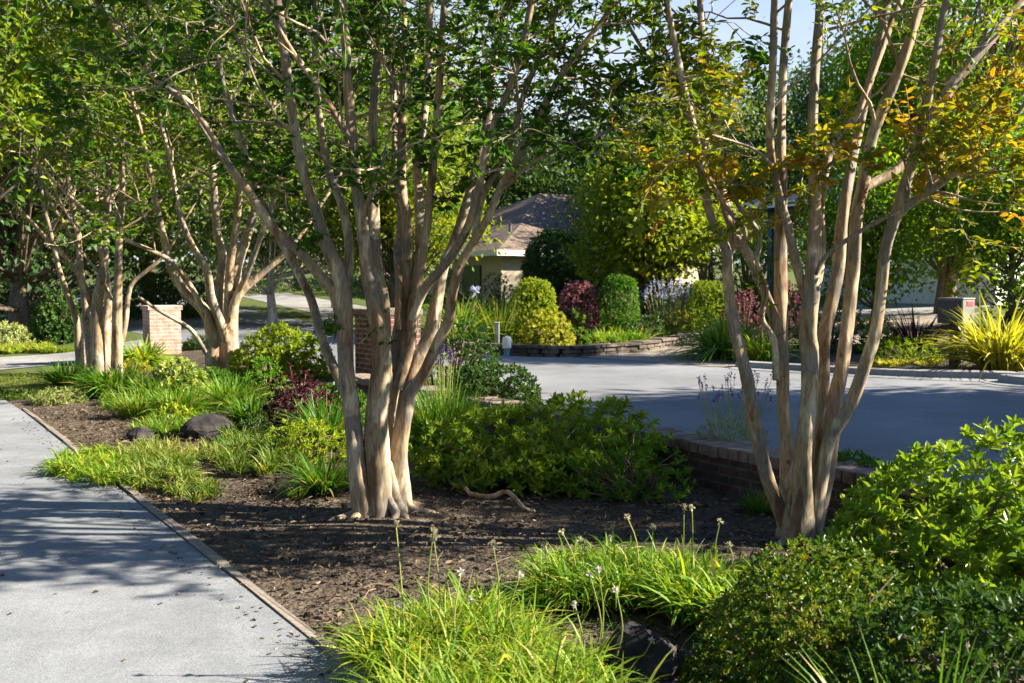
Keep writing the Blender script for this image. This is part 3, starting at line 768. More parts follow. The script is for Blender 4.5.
def make_houses():
    # local frame: x = s, y = -t would mirror; use a rotated empty with y pointing to -N, so build with t negated
    def house(name, label):
        w = thing(name, (0, 0, 0), label, 'house'); w.rotation_euler = (0, 0, ROT)
        return w

    def fin(g, nm, mat, w):
        for v in g.v:
            v[:, 1] *= -1
        g.f4 = [f[:, ::-1] for f in g.f4]; g.f3 = [f[:, ::-1] for f in g.f3]
        o = g.build(nm, mat, origin=(0, 0, 0)); o.parent = w
        return o
    # house beyond the hedge
    w = house('beige_house', 'beige stucco house with brown hipped shingle roof behind the dark hedge')
    g = Geo(); boxst(g, 33, 40, 20.9, 26.5, .2, 2.8); boxst(g, 36.5, 46, 26.8, 35, .2, 3.1); fin(g, 'wall', M['stucco'], w)
    g = Geo(); f = Geo()
    fascia(f, hip_roof(g, 33, 42, 20.9, 26.5, 2.85, 4.15), 2.85)
    fascia(f, hip_roof(g, 36.5, 47, 23.5, 36, 3.3, 6.1), 3.3)
    fin(g, 'roof', M['roof'], w); fin(f, 'fascia', M['white_trim'], w)
    g = Geo(); boxst(g, 34.5, 35.9, 20.82, 20.9, 1.2, 2.3); fin(g, 'window', M['glass'], w)
    g = Geo(); boxst(g, 32.93, 33, 22, 23.4, 1.2, 2.3); fin(g, 'window', M['glass'], w)
    g = Geo(); boxst(g, 43.2, 44.1, 24.5, 25.4, 3.6, 6.3); fin(g, 'chimney', M['terracotta'], w)
    g = Geo(); g.tube([(35, 22.6, 3.2), (35, 22.6, 4.05)], .07, 8); fin(g, 'vent_pipe', M['pipe'], w)
    # house on the right
    w = house('white_house', 'white walled house with grey roof and blue porch post behind right tree')
    g = Geo(); boxst(g, 17, 22.4, 28, 37, .5, 4.35); boxst(g, 22.4, 26.4, 31.5, 37, .5, 4.35); fin(g, 'wall', M['white_wall'], w)
    g = Geo(); f = Geo()
    fascia(f, hip_roof(g, 17, 26.4, 28, 37, 4.5, 6.6), 4.5)
    fin(g, 'roof', M['roof_grey'], w); fin(f, 'fascia', M['white_trim'], w)
    g = Geo(); g.box((26.0, 28.3, 2.6), (.2, .2, 3.7)); fin(g, 'porch_post', M['blue_paint'], w)
    g = Geo(); boxst(g, 17.8, 21.2, 27.9, 28, .9, 3.4)
    for k in range(1, 5):
        boxst(g, 17.8, 21.2, 27.87, 27.9, .9 + k * .5 - .02, .9 + k * .5)
    fin(g, 'garage_door', M['white_trim'], w)
    g = Geo(); boxst(g, 16.94, 17, 30, 32, 1.9, 3.3); fin(g, 'window', M['glass'], w)
    poly_sheet('garage_apron', [ST(a, b)[:2] for a, b in [(16.6, 22), (21, 22), (21, 28), (16.6, 28)]], .012, M['concrete'])


def make_small_things():
    # mailbox on a dark post
    Y = 15.3; x = (956 - 512) / 1000 * Y; z = zf(x, Y)
    w = thing('mailbox', (x, Y, z), 'wide grey mailbox with red plate on a dark timber post across the street', 'mailbox')
    w.rotation_euler = (0, 0, ROT)
    def part(nm, mat, *boxes, bev=.008):
        g = Geo()
        for c, s in boxes: g.box(c, s, bev=bev)
        o = g.build(nm, mat, origin=(0, 0, 0)); o.parent = w; return o
    zb = .66
    part('post', M['post'], ((0, 0, zb / 2 - .1), (.13, .13, zb + .2)), ((0, 0, zb - .05), (.36, .24, .06)))
    part('box', M['mail_pale'], ((0, 0, zb + .19), (.42, .31, .37)))
    part('shaded_side', M['mail_shade'], ((-.0, .161, zb + .185), (.41, .012, .35)), bev=.003)  # thin dark sheet that paints the box's unlit street side
    part('door', M['mail_shade'], ((.0, .172, zb + .19), (.34, .012, .26)), bev=.003)
    part('lid', M['mail_pale'], ((0, 0, zb + .385), (.44, .33, .022)))
    part('number_plate', M['mail_red'], ((-.213, -.03, zb + .31), (.008, .17, .075)), bev=.002)
    # small white capped post by the stone wall
    Y = 19.0; x = (507 - 512) / 1000 * Y; x -= 0; z = zf(x, Y - .55)
    w = thing('marker_post', (x, Y - .55, z), 'small white capped post with blue-green base in front of stone wall', 'marker post')
    g = Geo(); g.tube([(x, Y - .55, z - .05), (x, Y - .55, z + .16)], .055, 12); g.build('base', M['teal'], w, smooth=True)
    g = Geo(); g.tube([(x, Y - .55, z + .15), (x, Y - .55, z + .32), (x, Y - .55, z + .35), (x, Y - .55, z + .365)], [.085, .085, .075, .03], 14); g.build('cap', M['white_trim'], w, smooth=True)
    Y = 19.6; x = (497 - 512) / 1000 * Y; z = zf(x, Y)
    g = Geo(); g.box((x, Y, z + .25), (.09, .09, .62), bev=.01)
    g.box((x, Y, z + .57), (.11, .11, .03), bev=.008)
    tag(g.build('stake', M['grey_post'], origin=(x, Y, z)), 'short grey square stake just left of the white capped post', 'stake')


# ------------------------------------------------------------------ trees
def grow(T, LV, p, d, L, r, lvl, prm):
    n = 5 if lvl else 4
    pts = [p]
    for i in range(n):
        d = nrm(d + rng.normal(0, prm.get('wob', .16), 3) + UP * prm.get('lift', .04))
        p = p + d * L / n
        pts.append(p)
    pts = np.array(pts)
    if pts[-1][2] < prm.get('zlo', -9) + (.12 if lvl else 0):
        return
    T.tube(pts, np.linspace(r, max(r * .4, .0018), n + 1), sides=6 if lvl > 1 else (5 if lvl else 3))
    if lvl == 0:
        k = prm['nl']
        k = max(3, int(k * rng.uniform(.7, 1.25)))
        u = np.linspace(.12, 1, k) + rng.normal(0, .03, k)
        u = np.clip(u, 0, 1)
        x = np.linspace(0, 1, n + 1)
        pp = np.stack([np.interp(u, x, pts[:, a]) for a in range(3)], 1)
        dd = nrm(pts[-1] - pts[0])
        sd = nrm(np.cross(dd, UP) + 1e-3)
        sg = np.where(np.arange(k) % 2, 1, -1)[:, None]
        D = dd * .55 + sd * sg * .8 + rng.normal(0, .38, (k, 3)) - UP * .12
        Nn = UP + rng.normal(0, .5, (k, 3))
        ctint = rng.normal(prm.get('tm', .5), prm.get('tc', .16))
        LV.append((pp, D, Nn, prm['leaf'] * rng.uniform(.6, 1.2, k), np.clip(ctint + rng.normal(0, prm.get('tv', .14), k), 0, 1)))
    else:
        for j in range(prm['nc'] if lvl == 1 else prm.get('nc2', 4)):
            u = rng.uniform(.25, 1) if j else 1.0
            q = np.array([np.interp(u, np.linspace(0, 1, n + 1), pts[:, a]) for a in range(3)])
            dd = nrm(pts[-1] - pts[0])
            side = nrm(np.cross(dd, rng.normal(0, 1, 3)))
            cd = nrm(dd * .6 + side * .75 + UP * .12)
            grow(T, LV, q, cd, L * rng.uniform(.38, .62), r * .5, lvl - 1, prm)


def crown_from(LV, name, mat, parent, asp=.52, simple=False):
    g = Geo()
    if LV:
        Pp, D, Nn, L, t = [np.concatenate([l[i] for l in LV]) for i in range(5)]
        g.leaves(Pp, D, Nn, L, L * asp, t, simple)
    return g.build(name, mat, parent)


def myrtle(name, label, base_px, Y0, stems, prm, mat_leaf, top, zmin, spacing=.28, blen=(.5, 1.1), ext_spread=.25, roots=None, bark='bark', group='crape myrtle trees in the planting bed', extras=(), rscale=1.0):
    base = G(*base_px, 0); base = np.array([(base_px[0] - 512) / 1000 * Y0, Y0, 0]); base[2] = zf(base[0], base[1])
    root = thing(name, base, label, 'tree', group)
    T, LV = Geo(), []
    for st in stems:
        px = st['p']; n = len(px)
        dy0, dy1 = st.get('dy', (0, 0))
        u = np.linspace(0, 1, n) ** 1.3
        pts = np.array([P(a, b, Y0 + dy0 + (dy1 - dy0) * uu) for (a, b, *_), uu in zip(px, u)])
        wpx = np.interp(np.linspace(0, 1, n), np.linspace(0, 1, len(st['w'])), st['w'])
        rad = wpx * .5 * (.86 if 6.5 < Y0 < 9 else .96) * np.array([p[1] for p in pts]) / 1000 * rscale
        if st.get('ground'):
            pts = np.vstack([[pts[0][0] + rng.normal(0, .02), pts[0][1] + rng.normal(0, .02), base[2] - .12], pts]); rad = np.concatenate([[rad[0] * 1.25], rad])
        m = len(pts)
        if st.get('ext', True) and pts[-1][2] < top:
            d = nrm(pts[-1] - pts[-2]); p = pts[-1]; r = rad[-1]
            out = p - base; out[2] = 0; out = nrm(out)
            k = max(2, int((top - p[2]) / .45))
            for i in range(k):
                d = nrm(d + out * ext_spread * .25 + UP * .12 + rng.normal(0, .09, 3)); p = p + d * .45
                pts = np.vstack([pts, p]); rad = np.append(rad, max(.005, r * (1 - .8 * (i + 1) / k)))
        T.tube(pts, rad, sides=18 if Y0 < 9 else 9, sub=7 if Y0 < 9 else 4, wob=.022, flute=.09 if Y0 < 9 else .04)
        c = catmull(pts, 4)
        rr = np.interp(np.linspace(0, 1, len(c)), np.linspace(0, 1, len(pts)), rad)
        seg = np.linalg.norm(np.diff(c, axis=0), axis=1); cum = np.concatenate([[0], np.cumsum(seg)])
        sp = spacing * st.get('sp', 1.0); d0 = rng.uniform(0, sp)
        zm = st.get('zmin', zmin)
        while d0 < cum[-1]:
            q = np.array([np.interp(d0, cum, c[:, a]) for a in range(3)])
            if q[2] > zm + rng.normal(0, .15):
                i = min(len(c) - 2, np.searchsorted(cum, d0)); tg = nrm(c[i + 1] - c[i])
                side = nrm(np.cross(tg, rng.normal(0, 1, 3)))
                out = q - base; out[2] = 0; out = nrm(out)
                dd = nrm(tg * .35 + side * .9 + out * .35 + UP * .1)
                r0 = np.interp(d0, cum, rr) * .4
                lv = prm.get('lvl', 1) if 'bl' not in st else 1
                grow(T, LV, q, dd, rng.uniform(*blen) * st.get('bl', 1), min(r0, .012 if lv == 1 else .02), lv, dict(prm, zlo=zm - .3, **st.get('prm', {})))
            d0 += sp * rng.uniform(.6, 1.4)
    for (a, b, Y, n, rad, pr) in extras:      # extra leafy sprays
        c = P(a, b, Y)
        for _ in range(n):
            q = c + rng.normal(0, rad * .4, 3)
            grow(T, LV, q, nrm(rng.normal(0, 1, 3) + UP * .2), rad, .006, 1, dict(prm, **pr))
    if roots:
        for (deg, ln, r0) in roots:
            a = math.radians(deg); d = np.array([math.cos(a), math.sin(a), 0]); sd = np.array([-d[1], d[0], 0])
            w1, w2 = rng.normal(0, .04, 2)
            pts = [base + d * .03 + UP * .36, base + d * .10 + UP * .15, base + d * (.16 + ln * .1) + UP * .035 + sd * w1, base + d * (.17 + ln * .5) + UP * .0 + sd * w2, base + d * (.17 + ln) - UP * .05 + sd * (w1 + w2)]
            T.tube(pts, [r0 * .7, r0 * .95, r0 * .72, r0 * .4, r0 * .15], sides=12, sub=5, wob=.03, flute=.1)
    T.build('trunk', M[bark], root, smooth=True)
    crown_from(LV, 'crown', M[mat_leaf], root)
    print(name, 'leaves', sum(len(l[0]) for l in LV))
    return root


def make_myrtles():
    prm = dict(leaf=.066, nl=12, nc=5, nc2=4, lvl=2, tm=.46, tc=.15)
    A = [
        dict(p=[(366, 516), (359, 480), (354, 440), (350, 400), (347, 370), (345, 335), (343, 295), (338, 270), (325, 240), (314, 206), (305, 180), (297, 141), (291, 103), (285, 60), (278, 0)], w=[30, 22, 20, 18, 18, 17, 14, 12, 11, 10, 9], dy=(-.12, -.3), ground=1),
        dict(p=[(341, 318), (334, 293), (318, 274), (298, 250), (280, 236), (262, 212), (249, 193), (228, 164), (192, 107), (164, 86), (138, 60), (112, 25)], w=[13, 12, 10, 8, 6], dy=(-.14, -.9)),
        dict(p=[(347, 395), (337, 373), (324, 344), (312, 303), (302, 280), (288, 253), (270, 220), (252, 180), (238, 130), (222, 80), (214, 20)], w=[12, 11, 10, 9, 8, 6], dy=(0, .7)),
        dict(p=[(345, 285), (349, 262), (349, 239), (341, 203), (330, 175), (320, 120), (315, 59), (315, 15)], w=[12, 10, 8, 7], dy=(-.05, .45)),
        dict(p=[(380, 516), (378, 470), (377, 428), (379, 399), (381, 370), (380, 338), (375, 306), (368, 277), (364, 244), (361, 215), (357, 186), (353, 147), (349, 103), (347, 59), (344, 15)], w=[32, 27, 25, 20, 17, 14, 12, 11, 10], dy=(-.1, -.35), ground=1),
        dict(p=[(354, 152), (344, 130), (313, 79), (293, 53), (269, 9)], w=[8, 7, 6], dy=(-.35, -.8)),
        dict(p=[(384, 360), (383, 303), (377, 268), (374, 233), (374, 206), (373, 176), (373, 117), (376, 73), (382, 23)], w=[17, 14, 12, 11, 9], dy=(.05, .5)),
        dict(p=[(390, 514), (390, 460), (390, 413), (394, 375), (397, 344), (405, 297), (408, 255), (407, 218), (401, 184), (402, 132), (403, 88), (405, 53), (403, 0)], w=[30, 22, 18, 14, 12, 10, 8, 7], dy=(.12, .4), ground=1),
        dict(p=[(398, 330), (399, 280), (397, 253), (401, 215), (396, 170), (394, 110), (390, 40)], w=[9, 9, 8, 6], dy=(.1, .9)),
        dict(p=[(400, 390), (409, 344), (415, 297), (420, 250), (419, 195), (418, 164), (424, 117), (428, 73), (430, 0)], w=[16, 14, 12, 10, 9, 8], dy=(.05, .75)),
        dict(p=[(416, 295), (422, 262), (428, 220), (431, 187), (436, 126), (440, 73), (443, 20)], w=[10, 10, 9, 7], dy=(.15, -.25)),
        dict(p=[(402, 505), (399, 457), (405, 413), (409, 387), (418, 363), (430, 338), (437, 300), (443, 268), (455, 240), (463, 215), (470, 190), (481, 146), (490, 111), (492, 76), (500, 30)], w=[24, 19, 19, 19, 14, 11, 10, 9, 8, 7], dy=(.0, .5), ground=1),
        dict(p=[(410, 395), (424, 373), (438, 341), (449, 320), (453, 291), (460, 265), (474, 241), (488, 218), (503, 183), (516, 160), (538, 117), (561, 76), (579, 50)], w=[14, 12, 11, 10, 9, 8, 6], dy=(-.05, -.55)),
        dict(p=[(474, 241), (482, 200), (509, 146), (526, 88), (548, 38), (556, 10)], w=[8, 7, 7, 6], dy=(-.2, .2)),
        dict(p=[(412, 320), (424, 291), (439, 271), (453, 253), (468, 227), (478, 192), (488, 140), (506, 97), (520, 59), (532, 0)], w=[11, 10, 9, 8, 8], dy=(.05, -.6)),
        dict(p=[(505, 188), (530, 165), (560, 148), (590, 140), (612, 128)], w=[5, 4, 3], dy=(-.5, -.7), ext=False, zmin=2.55, sp=.6, prm=dict(tm=.85)),
    ]
    roots = [(-152, .44, .05), (-122, .36, .058), (-78, .22, .045), (-48, .28, .05), (-10, .30, .045), (60, .3, .05), (140, .35, .05)]
    myrtle('crape_myrtle', 'many-stemmed crape myrtle with tan fluted trunk, middle of the bed in full view', (384, 512), 6.9, A, prm, 'myrtle', 6.0, 2.3, spacing=.33, blen=(.6, 1.3), roots=roots,
           extras=[(345, 330, 6.75, 3, .14, dict(nl=6, nc=3)), (372, 282 + 45, 6.8, 2, .12, dict(nl=6, nc=3)), (430, 196, 6.9, 6, .3, {}), (300, 200, 6.6, 6, .35, {})])
    pa = dict(leaf=.06, nl=12, nc=6, tm=.2, tc=.14, tv=.12)
    au = dict(tm=.60, tc=.15)
    B = [
        dict(p=[(786, 530), (783, 520), (767, 478), (756, 430), (748, 382), (742, 360), (733, 321), (728, 276), (726, 250), (712, 221), (705, 190), (694, 130), (682, 80), (672, 30)], w=[20, 15, 14, 13, 12, 12, 11, 9, 8, 7, 6], dy=(0, -.35), ground=1),
        dict(p=[(727, 262), (732, 234), (723, 202), (721, 158), (712, 100), (705, 50), (700, 5)], w=[9, 8, 7, 6], dy=(0, .3)),
        dict(p=[(780, 335), (772, 312), (754, 266), (735, 231), (724, 199), (712, 165), (690, 120), (668, 90)], w=[11, 10, 9, 8, 5], dy=(.1, .6)),
        dict(p=[(790, 535), (788, 501), (787, 446), (783, 404), (783, 366), (781, 321), (780, 273), (781, 224), (782, 180), (781, 150), (782, 88), (787, 21)], w=[24, 16, 13, 13, 13, 12, 9, 8], dy=(.12, .5), ground=1),
        dict(p=[(808, 300), (796, 263), (787, 224), (780, 199), (772, 160), (770, 123), (773, 53), (775, 0)], w=[10, 9, 8, 7], dy=(0, -.5)),
        dict(p=[(800, 538), (803, 501), (804, 453), (809, 404), (809, 356), (808, 330), (812, 289), (814, 240), (815, 192), (813, 140), (815, 70), (820, 0)], w=[28, 20, 18, 18, 18, 16, 13, 11, 10, 9], dy=(-.15, 0), ground=1),
        dict(p=[(812, 300), (819, 273), (822, 247), (821, 208), (826, 168), (835, 140), (856, 116), (870, 81), (887, 35), (901, 0)], w=[9, 8, 7, 6], dy=(-.1, .3)),
        dict(p=[(816, 275), (825, 257), (847, 240), (873, 224), (900, 211)], w=[5, 4.5, 4], dy=(-.15, -.3), ext=False, zmin=9),
        dict(p=[(806, 538), (814, 478), (821, 420), (823, 372), (825, 334), (833, 295), (838, 266), (842, 224), (847, 189), (852, 160), (858, 135), (868, 90), (884, 21)], w=[22, 15, 14, 13, 12, 10, 9, 8], dy=(.1, .6), ground=1),
        dict(p=[(810, 535), (826, 469), (835, 404), (842, 366), (849, 305), (854, 257), (857, 218), (864, 179), (873, 133), (894, 84), (908, 46), (922, 0)], w=[22, 15, 14, 14, 13, 11, 10, 9], dy=(.05, .1), ground=1),
        dict(p=[(812, 530), (820, 482), (829, 440), (851, 404), (867, 360), (875, 331), (881, 290), (886, 250), (896, 215), (907, 177), (919, 139), (928, 98), (934, 66), (944, 10)], w=[20, 14, 13, 12, 12, 12, 11, 10, 9, 7], dy=(-.1, -.4), ground=1),
        dict(p=[(892, 226), (904, 209), (937, 186), (957, 171), (978, 157), (1003, 134), (1030, 96)], w=[9, 8, 7, 5, 4], dy=(-.25, -.6), zmin=1.9, sp=.27, bl=.5, prm=au),
        dict(p=[(920, 197), (940, 168), (960, 140), (985, 128)], w=[4, 3, 2], dy=(-.3, -.2), ext=False, zmin=1.9, sp=.22, bl=.45, prm=au),
        dict(p=[(932, 188), (925, 160), (917, 138), (908, 122)], w=[4, 3, 2], dy=(-.3, -.5), ext=False, zmin=1.9, sp=.25, bl=.4, prm=au),
        dict(p=[(957, 171), (972, 178), (990, 172), (1004, 160)], w=[3, 2.5, 2], dy=(-.4, -.7), ext=False, zmin=1.9, sp=.25, bl=.45, prm=au),
        dict(p=[(860, 190), (872, 184), (900, 166), (925, 130), (945, 98), (961, 74), (996, 32), (1017, 7)], w=[10, 9, 11, 12, 10], dy=(.1, .5)),
        dict(p=[(738, 250), (745, 232), (728, 210), (716, 190), (700, 165), (680, 150)], w=[5, 4, 3], dy=(-.1, -.6), ext=False, zmin=1.9, sp=.45, bl=.5, prm=dict(tm=.6)),
        dict(p=[(776, 380), (774, 340), (762, 318), (766, 290), (757, 262), (760, 238), (750, 220), (738, 205), (728, 178)], w=[7, 6, 5, 5, 4], dy=(-.1, -.3), ext=False, zmin=2.0, sp=.6, bl=.4, prm=dict(tm=.6)),
        dict(p=[(772, 165), (755, 150), (735, 142), (712, 135)], w=[4, 3, 2], dy=(-.4, -.7), ext=False, zmin=1.9, sp=.3, bl=.45, prm=au),
        dict(p=[(815, 180), (835, 160), (850, 150), (868, 146)], w=[4, 3, 2], dy=(-.2, -.5), ext=False, zmin=1.9, sp=.45, bl=.35, prm=au),
    ]
    myrtle('crape_myrtle', 'sparse many-stemmed crape myrtle turning orange, beside the street wall', (800, 538), 6.2, B, pa, 'myrtle_autumn', 5.8, 2.85, spacing=.3, roots=[(-135, .22, .04), (-70, .2, .04), (40, .25, .045)],
           extras=[(705, 165, 6.0, 5, .25, au), (790, 160, 6.0, 4, .2, au), (660, 60, 6.5, 12, .4, dict(tm=.2)), (620, 110, 6.6, 12, .4, dict(tm=.25)), (575, 60, 6.8, 10, .4, dict(tm=.15)), (690, 100, 6.3, 8, .35, dict(tm=.3)),
                   (760, 292, 6.1, 2, .1, dict(nl=6, nc=2)), (752, 215, 6.1, 2, .1, dict(nl=5, nc=2))])
    pl = dict(leaf=.10, nl=11, nc=6, nc2=5, lvl=2, tm=.5, tc=.2)
    Cc = [
        dict(p=[(212, 392), (212, 360), (212, 338), (207, 314), (186, 292), (172, 271), (165, 243), (158, 212), (150, 170)], w=[16, 13, 12, 9, 7, 5], dy=(0, -.8), ground=1),
        dict(p=[(231, 392), (230, 360), (230, 335), (231, 310), (236, 268), (245, 243), (255, 210), (262, 160)], w=[20, 17, 16, 12, 8, 6], dy=(0, .6), ground=1),
        dict(p=[(226, 340), (222, 326), (211, 298), (207, 271), (193, 247), (180, 215), (170, 160)], w=[10, 9, 7, 5], dy=(-.1, -1.2)),
        dict(p=[(221, 390), (217, 340), (219, 296), (223, 257), (217, 233), (214, 190), (212, 140)], w=[16, 11, 9, 8, 6], dy=(.2, .9), ground=1),
        dict(p=[(232, 318), (238, 296), (260, 275), (284, 254), (300, 235), (330, 190)], w=[10, 8, 6, 4], dy=(0, .3)),
        dict(p=[(234, 300), (243, 283), (256, 250), (268, 215), (285, 170)], w=[8, 6, 5], dy=(.1, -.6)),
        dict(p=[(208, 355), (202, 346), (189, 328), (161, 312), (140, 298)], w=[6, 5, 4, 3], dy=(-.1, -.8), ext=False, zmin=9),
        dict(p=[(204, 312), (190, 285), (172, 262), (150, 250), (128, 240)], w=[6, 5, 4], dy=(-.3, -1), zmin=2.2),
        dict(p=[(228, 300), (230, 265), (236, 230), (240, 190), (246, 140)], w=[9, 8, 7, 5], dy=(.1, -.2)),
    ]
    myrtle('crape_myrtle', 'pale sunlit crape myrtle rising from strappy clumps, left of the dark red shrub', (222, 392), 14.6, Cc, dict(pl, tm=.4), 'myrtle_light', 7.6, 2.7, spacing=.37, blen=(1.1, 2.2))
    D4 = [
        dict(p=[(80, 370), (78, 340), (76, 318), (66, 290), (58, 265), (50, 230)], w=[8, 7, 6, 4], dy=(.3, 0), ground=1),
        dict(p=[(92, 372), (88, 330), (85, 300), (80, 267), (78, 235), (70, 190)], w=[10, 8, 7, 5], dy=(0, .5), ground=1),
        dict(p=[(98, 374), (98, 340), (97, 307), (101, 280), (105, 250), (106, 200)], w=[16, 13, 12, 8, 6], dy=(-.2, -.4), ground=1),
        dict(p=[(106, 372), (106, 330), (108, 300), (104, 262), (98, 230), (95, 180)], w=[9, 8, 7, 5], dy=(.2, .8), ground=1),
        dict(p=[(117, 374), (117, 345), (117, 310), (118, 277), (119, 250), (122, 200)], w=[13, 11, 8, 6], dy=(-.1, -.6), ground=1),
        dict(p=[(119, 350), (125, 327), (130, 288), (145, 272), (165, 255), (180, 230)], w=[6, 5, 4, 3], dy=(-.1, .4)),
        dict(p=[(96, 318), (84, 285), (70, 262), (48, 240), (25, 215)], w=[7, 5, 4], dy=(-.2, -1)),
        dict(p=[(112, 300), (100, 275), (80, 250), (74, 240)], w=[4, 3, 3], dy=(-.2, -.6)),
    ]
    myrtle('crape_myrtle', 'dusky thicket-stemmed crape myrtle by the pale side driveway, farthest left in the bed', (100, 374), 17.2, D4, dict(pl, leaf=.12, tm=.5), 'myrtle_light', 8.2, 2.5, spacing=.37, blen=(1.2, 2.4))


def bg_tree(name, px, Y, H, R, zb, label, mat, bark='bark_dark', n=60, leaf=.14, per=60, cl=.5, trunk=.22, asp=.6, X=None, group='trees beyond the street', flat=.6, lean=0, cat='tree', dens=1.35, lsc=1.3):
    n, per, leaf = int(n * dens), int(per * dens), leaf * lsc
    x = (px - 512) / 1000 * Y if X is None else X
    z = zf(x, Y); base = np.array([x, Y, z])
    root = thing(name, base, label, cat, group)
    T = Geo(); g = Geo()
    th = base + [lean, 0, H * .8]
    k = 9
    trk = np.array([base + (th - base) * (i / k) + np.append(rng.normal(0, .05 * trunk * 4, 2), 0) * (i > 0) for i in range(k + 1)])
    trk[0][2] -= .2
    T.tube(trk, np.linspace(trunk, trunk * .18, k + 1) * np.concatenate([[1.3], np.ones(k)]), 10, sub=3, wob=.03, flute=.05)
    cz, hz = z + (H + zb) / 2, (H - zb) / 2
    lob = [(nrm(rng.normal(0, 1, 3)), rng.uniform(.15, .5)) for _ in range(10)]
    cs = []
    while len(cs) < n:
        d = nrm(rng.normal(0, 1, 3))
        r = rng.uniform(.12, 1) ** .5
        amp = .72 + sum(a * max(0, d @ l) ** 4 for l, a in lob)
        c = np.array([x + lean * .7, Y, cz]) + d * r * amp * np.array([R, R, hz])
        if c[2] < z + zb * .9: continue
        cs.append(c)
    for i, c in enumerate(cs):
        if i % 2 == 0:
            a = trk[int(np.clip((c[2] - z) / H * k * rng.uniform(.5, .85), 1, k - 1))]
            mid = (a + c) / 2 + rng.normal(0, .15, 3) - UP * .1 * np.linalg.norm(c - a)
            T.tube(np.array([a, mid, c]), [trunk * .3, trunk * .17, trunk * .05], 5, sub=3)
        m = int(per * rng.uniform(.6, 1.4))
        s = cl * rng.uniform(.7, 1.3)
        q = c + rng.normal(0, 1, (m, 3)) * np.array([s, s, s * flat])
        out = nrm(q - c + 1e-4)
        D = out * .6 + rng.normal(0, .6, (m, 3)) - UP * .25
        Nn = UP * .8 + out * .9 + rng.normal(0, .5, (m, 3))
        ct = rng.normal(.48, .16)
        L = leaf * rng.uniform(.6, 1.3, m)
        g.leaves(q, D, Nn, L, L * asp, np.clip(ct + rng.normal(0, .13, m), 0, 1), True)
    T.build('trunk', M[bark], root, smooth=True)
    g.build('crown', M[mat], root)
    return root


def conifer(px, Y, H, R, label, mat='tree_dark'):
    x = (px - 512) / 1000 * Y; z = zf(x, Y); base = np.array([x, Y, z])
    root = thing('conifer_tree', base, label, 'tree', 'trees beyond the street')
    T, g = Geo(), Geo()
    T.tube([base - UP * .2, base + UP * H * .5, base + UP * H], [H * .022, H * .014, .02], 8, sub=4, wob=.03)
    h = H * .12
    while h < H * .98:
        rr = R * (1 - h / H) ** .8 + .15
        for _ in range(6):
            a = rng.uniform(0, 6.28); d = np.array([math.cos(a), math.sin(a), -.12]); L = rr * rng.uniform(.6, 1.1)
            p0 = base + UP * h; p1 = p0 + d * L
            T.tube([p0, p1], [.03, .01], 4)
            m = int(16 + L * 22)
            u = rng.uniform(.15, 1, m)
            q = p0 + (p1 - p0) * u[:, None] + rng.normal(0, .13, (m, 3)) * [1, 1, .5]
            g.leaves(q, d + rng.normal(0, .5, (m, 3)) - UP * .2, UP + rng.normal(0, .4, (m, 3)), rng.uniform(.18, .38, m), .09, np.clip(rng.normal(.45, .2, m), 0, 1), True)
        h += H * .028
    T.build('trunk', M['bark_dark'], root, smooth=True); g.build('crown', M[mat], root)


# ------------------------------------------------------------------ shrubs and clumps
def place(px, Y):
    x = (px - 512) / 1000 * Y
    return np.array([x, Y, zf(x, Y)])


def ztop(ytop, Y):
    return P(512, ytop, Y)[2]


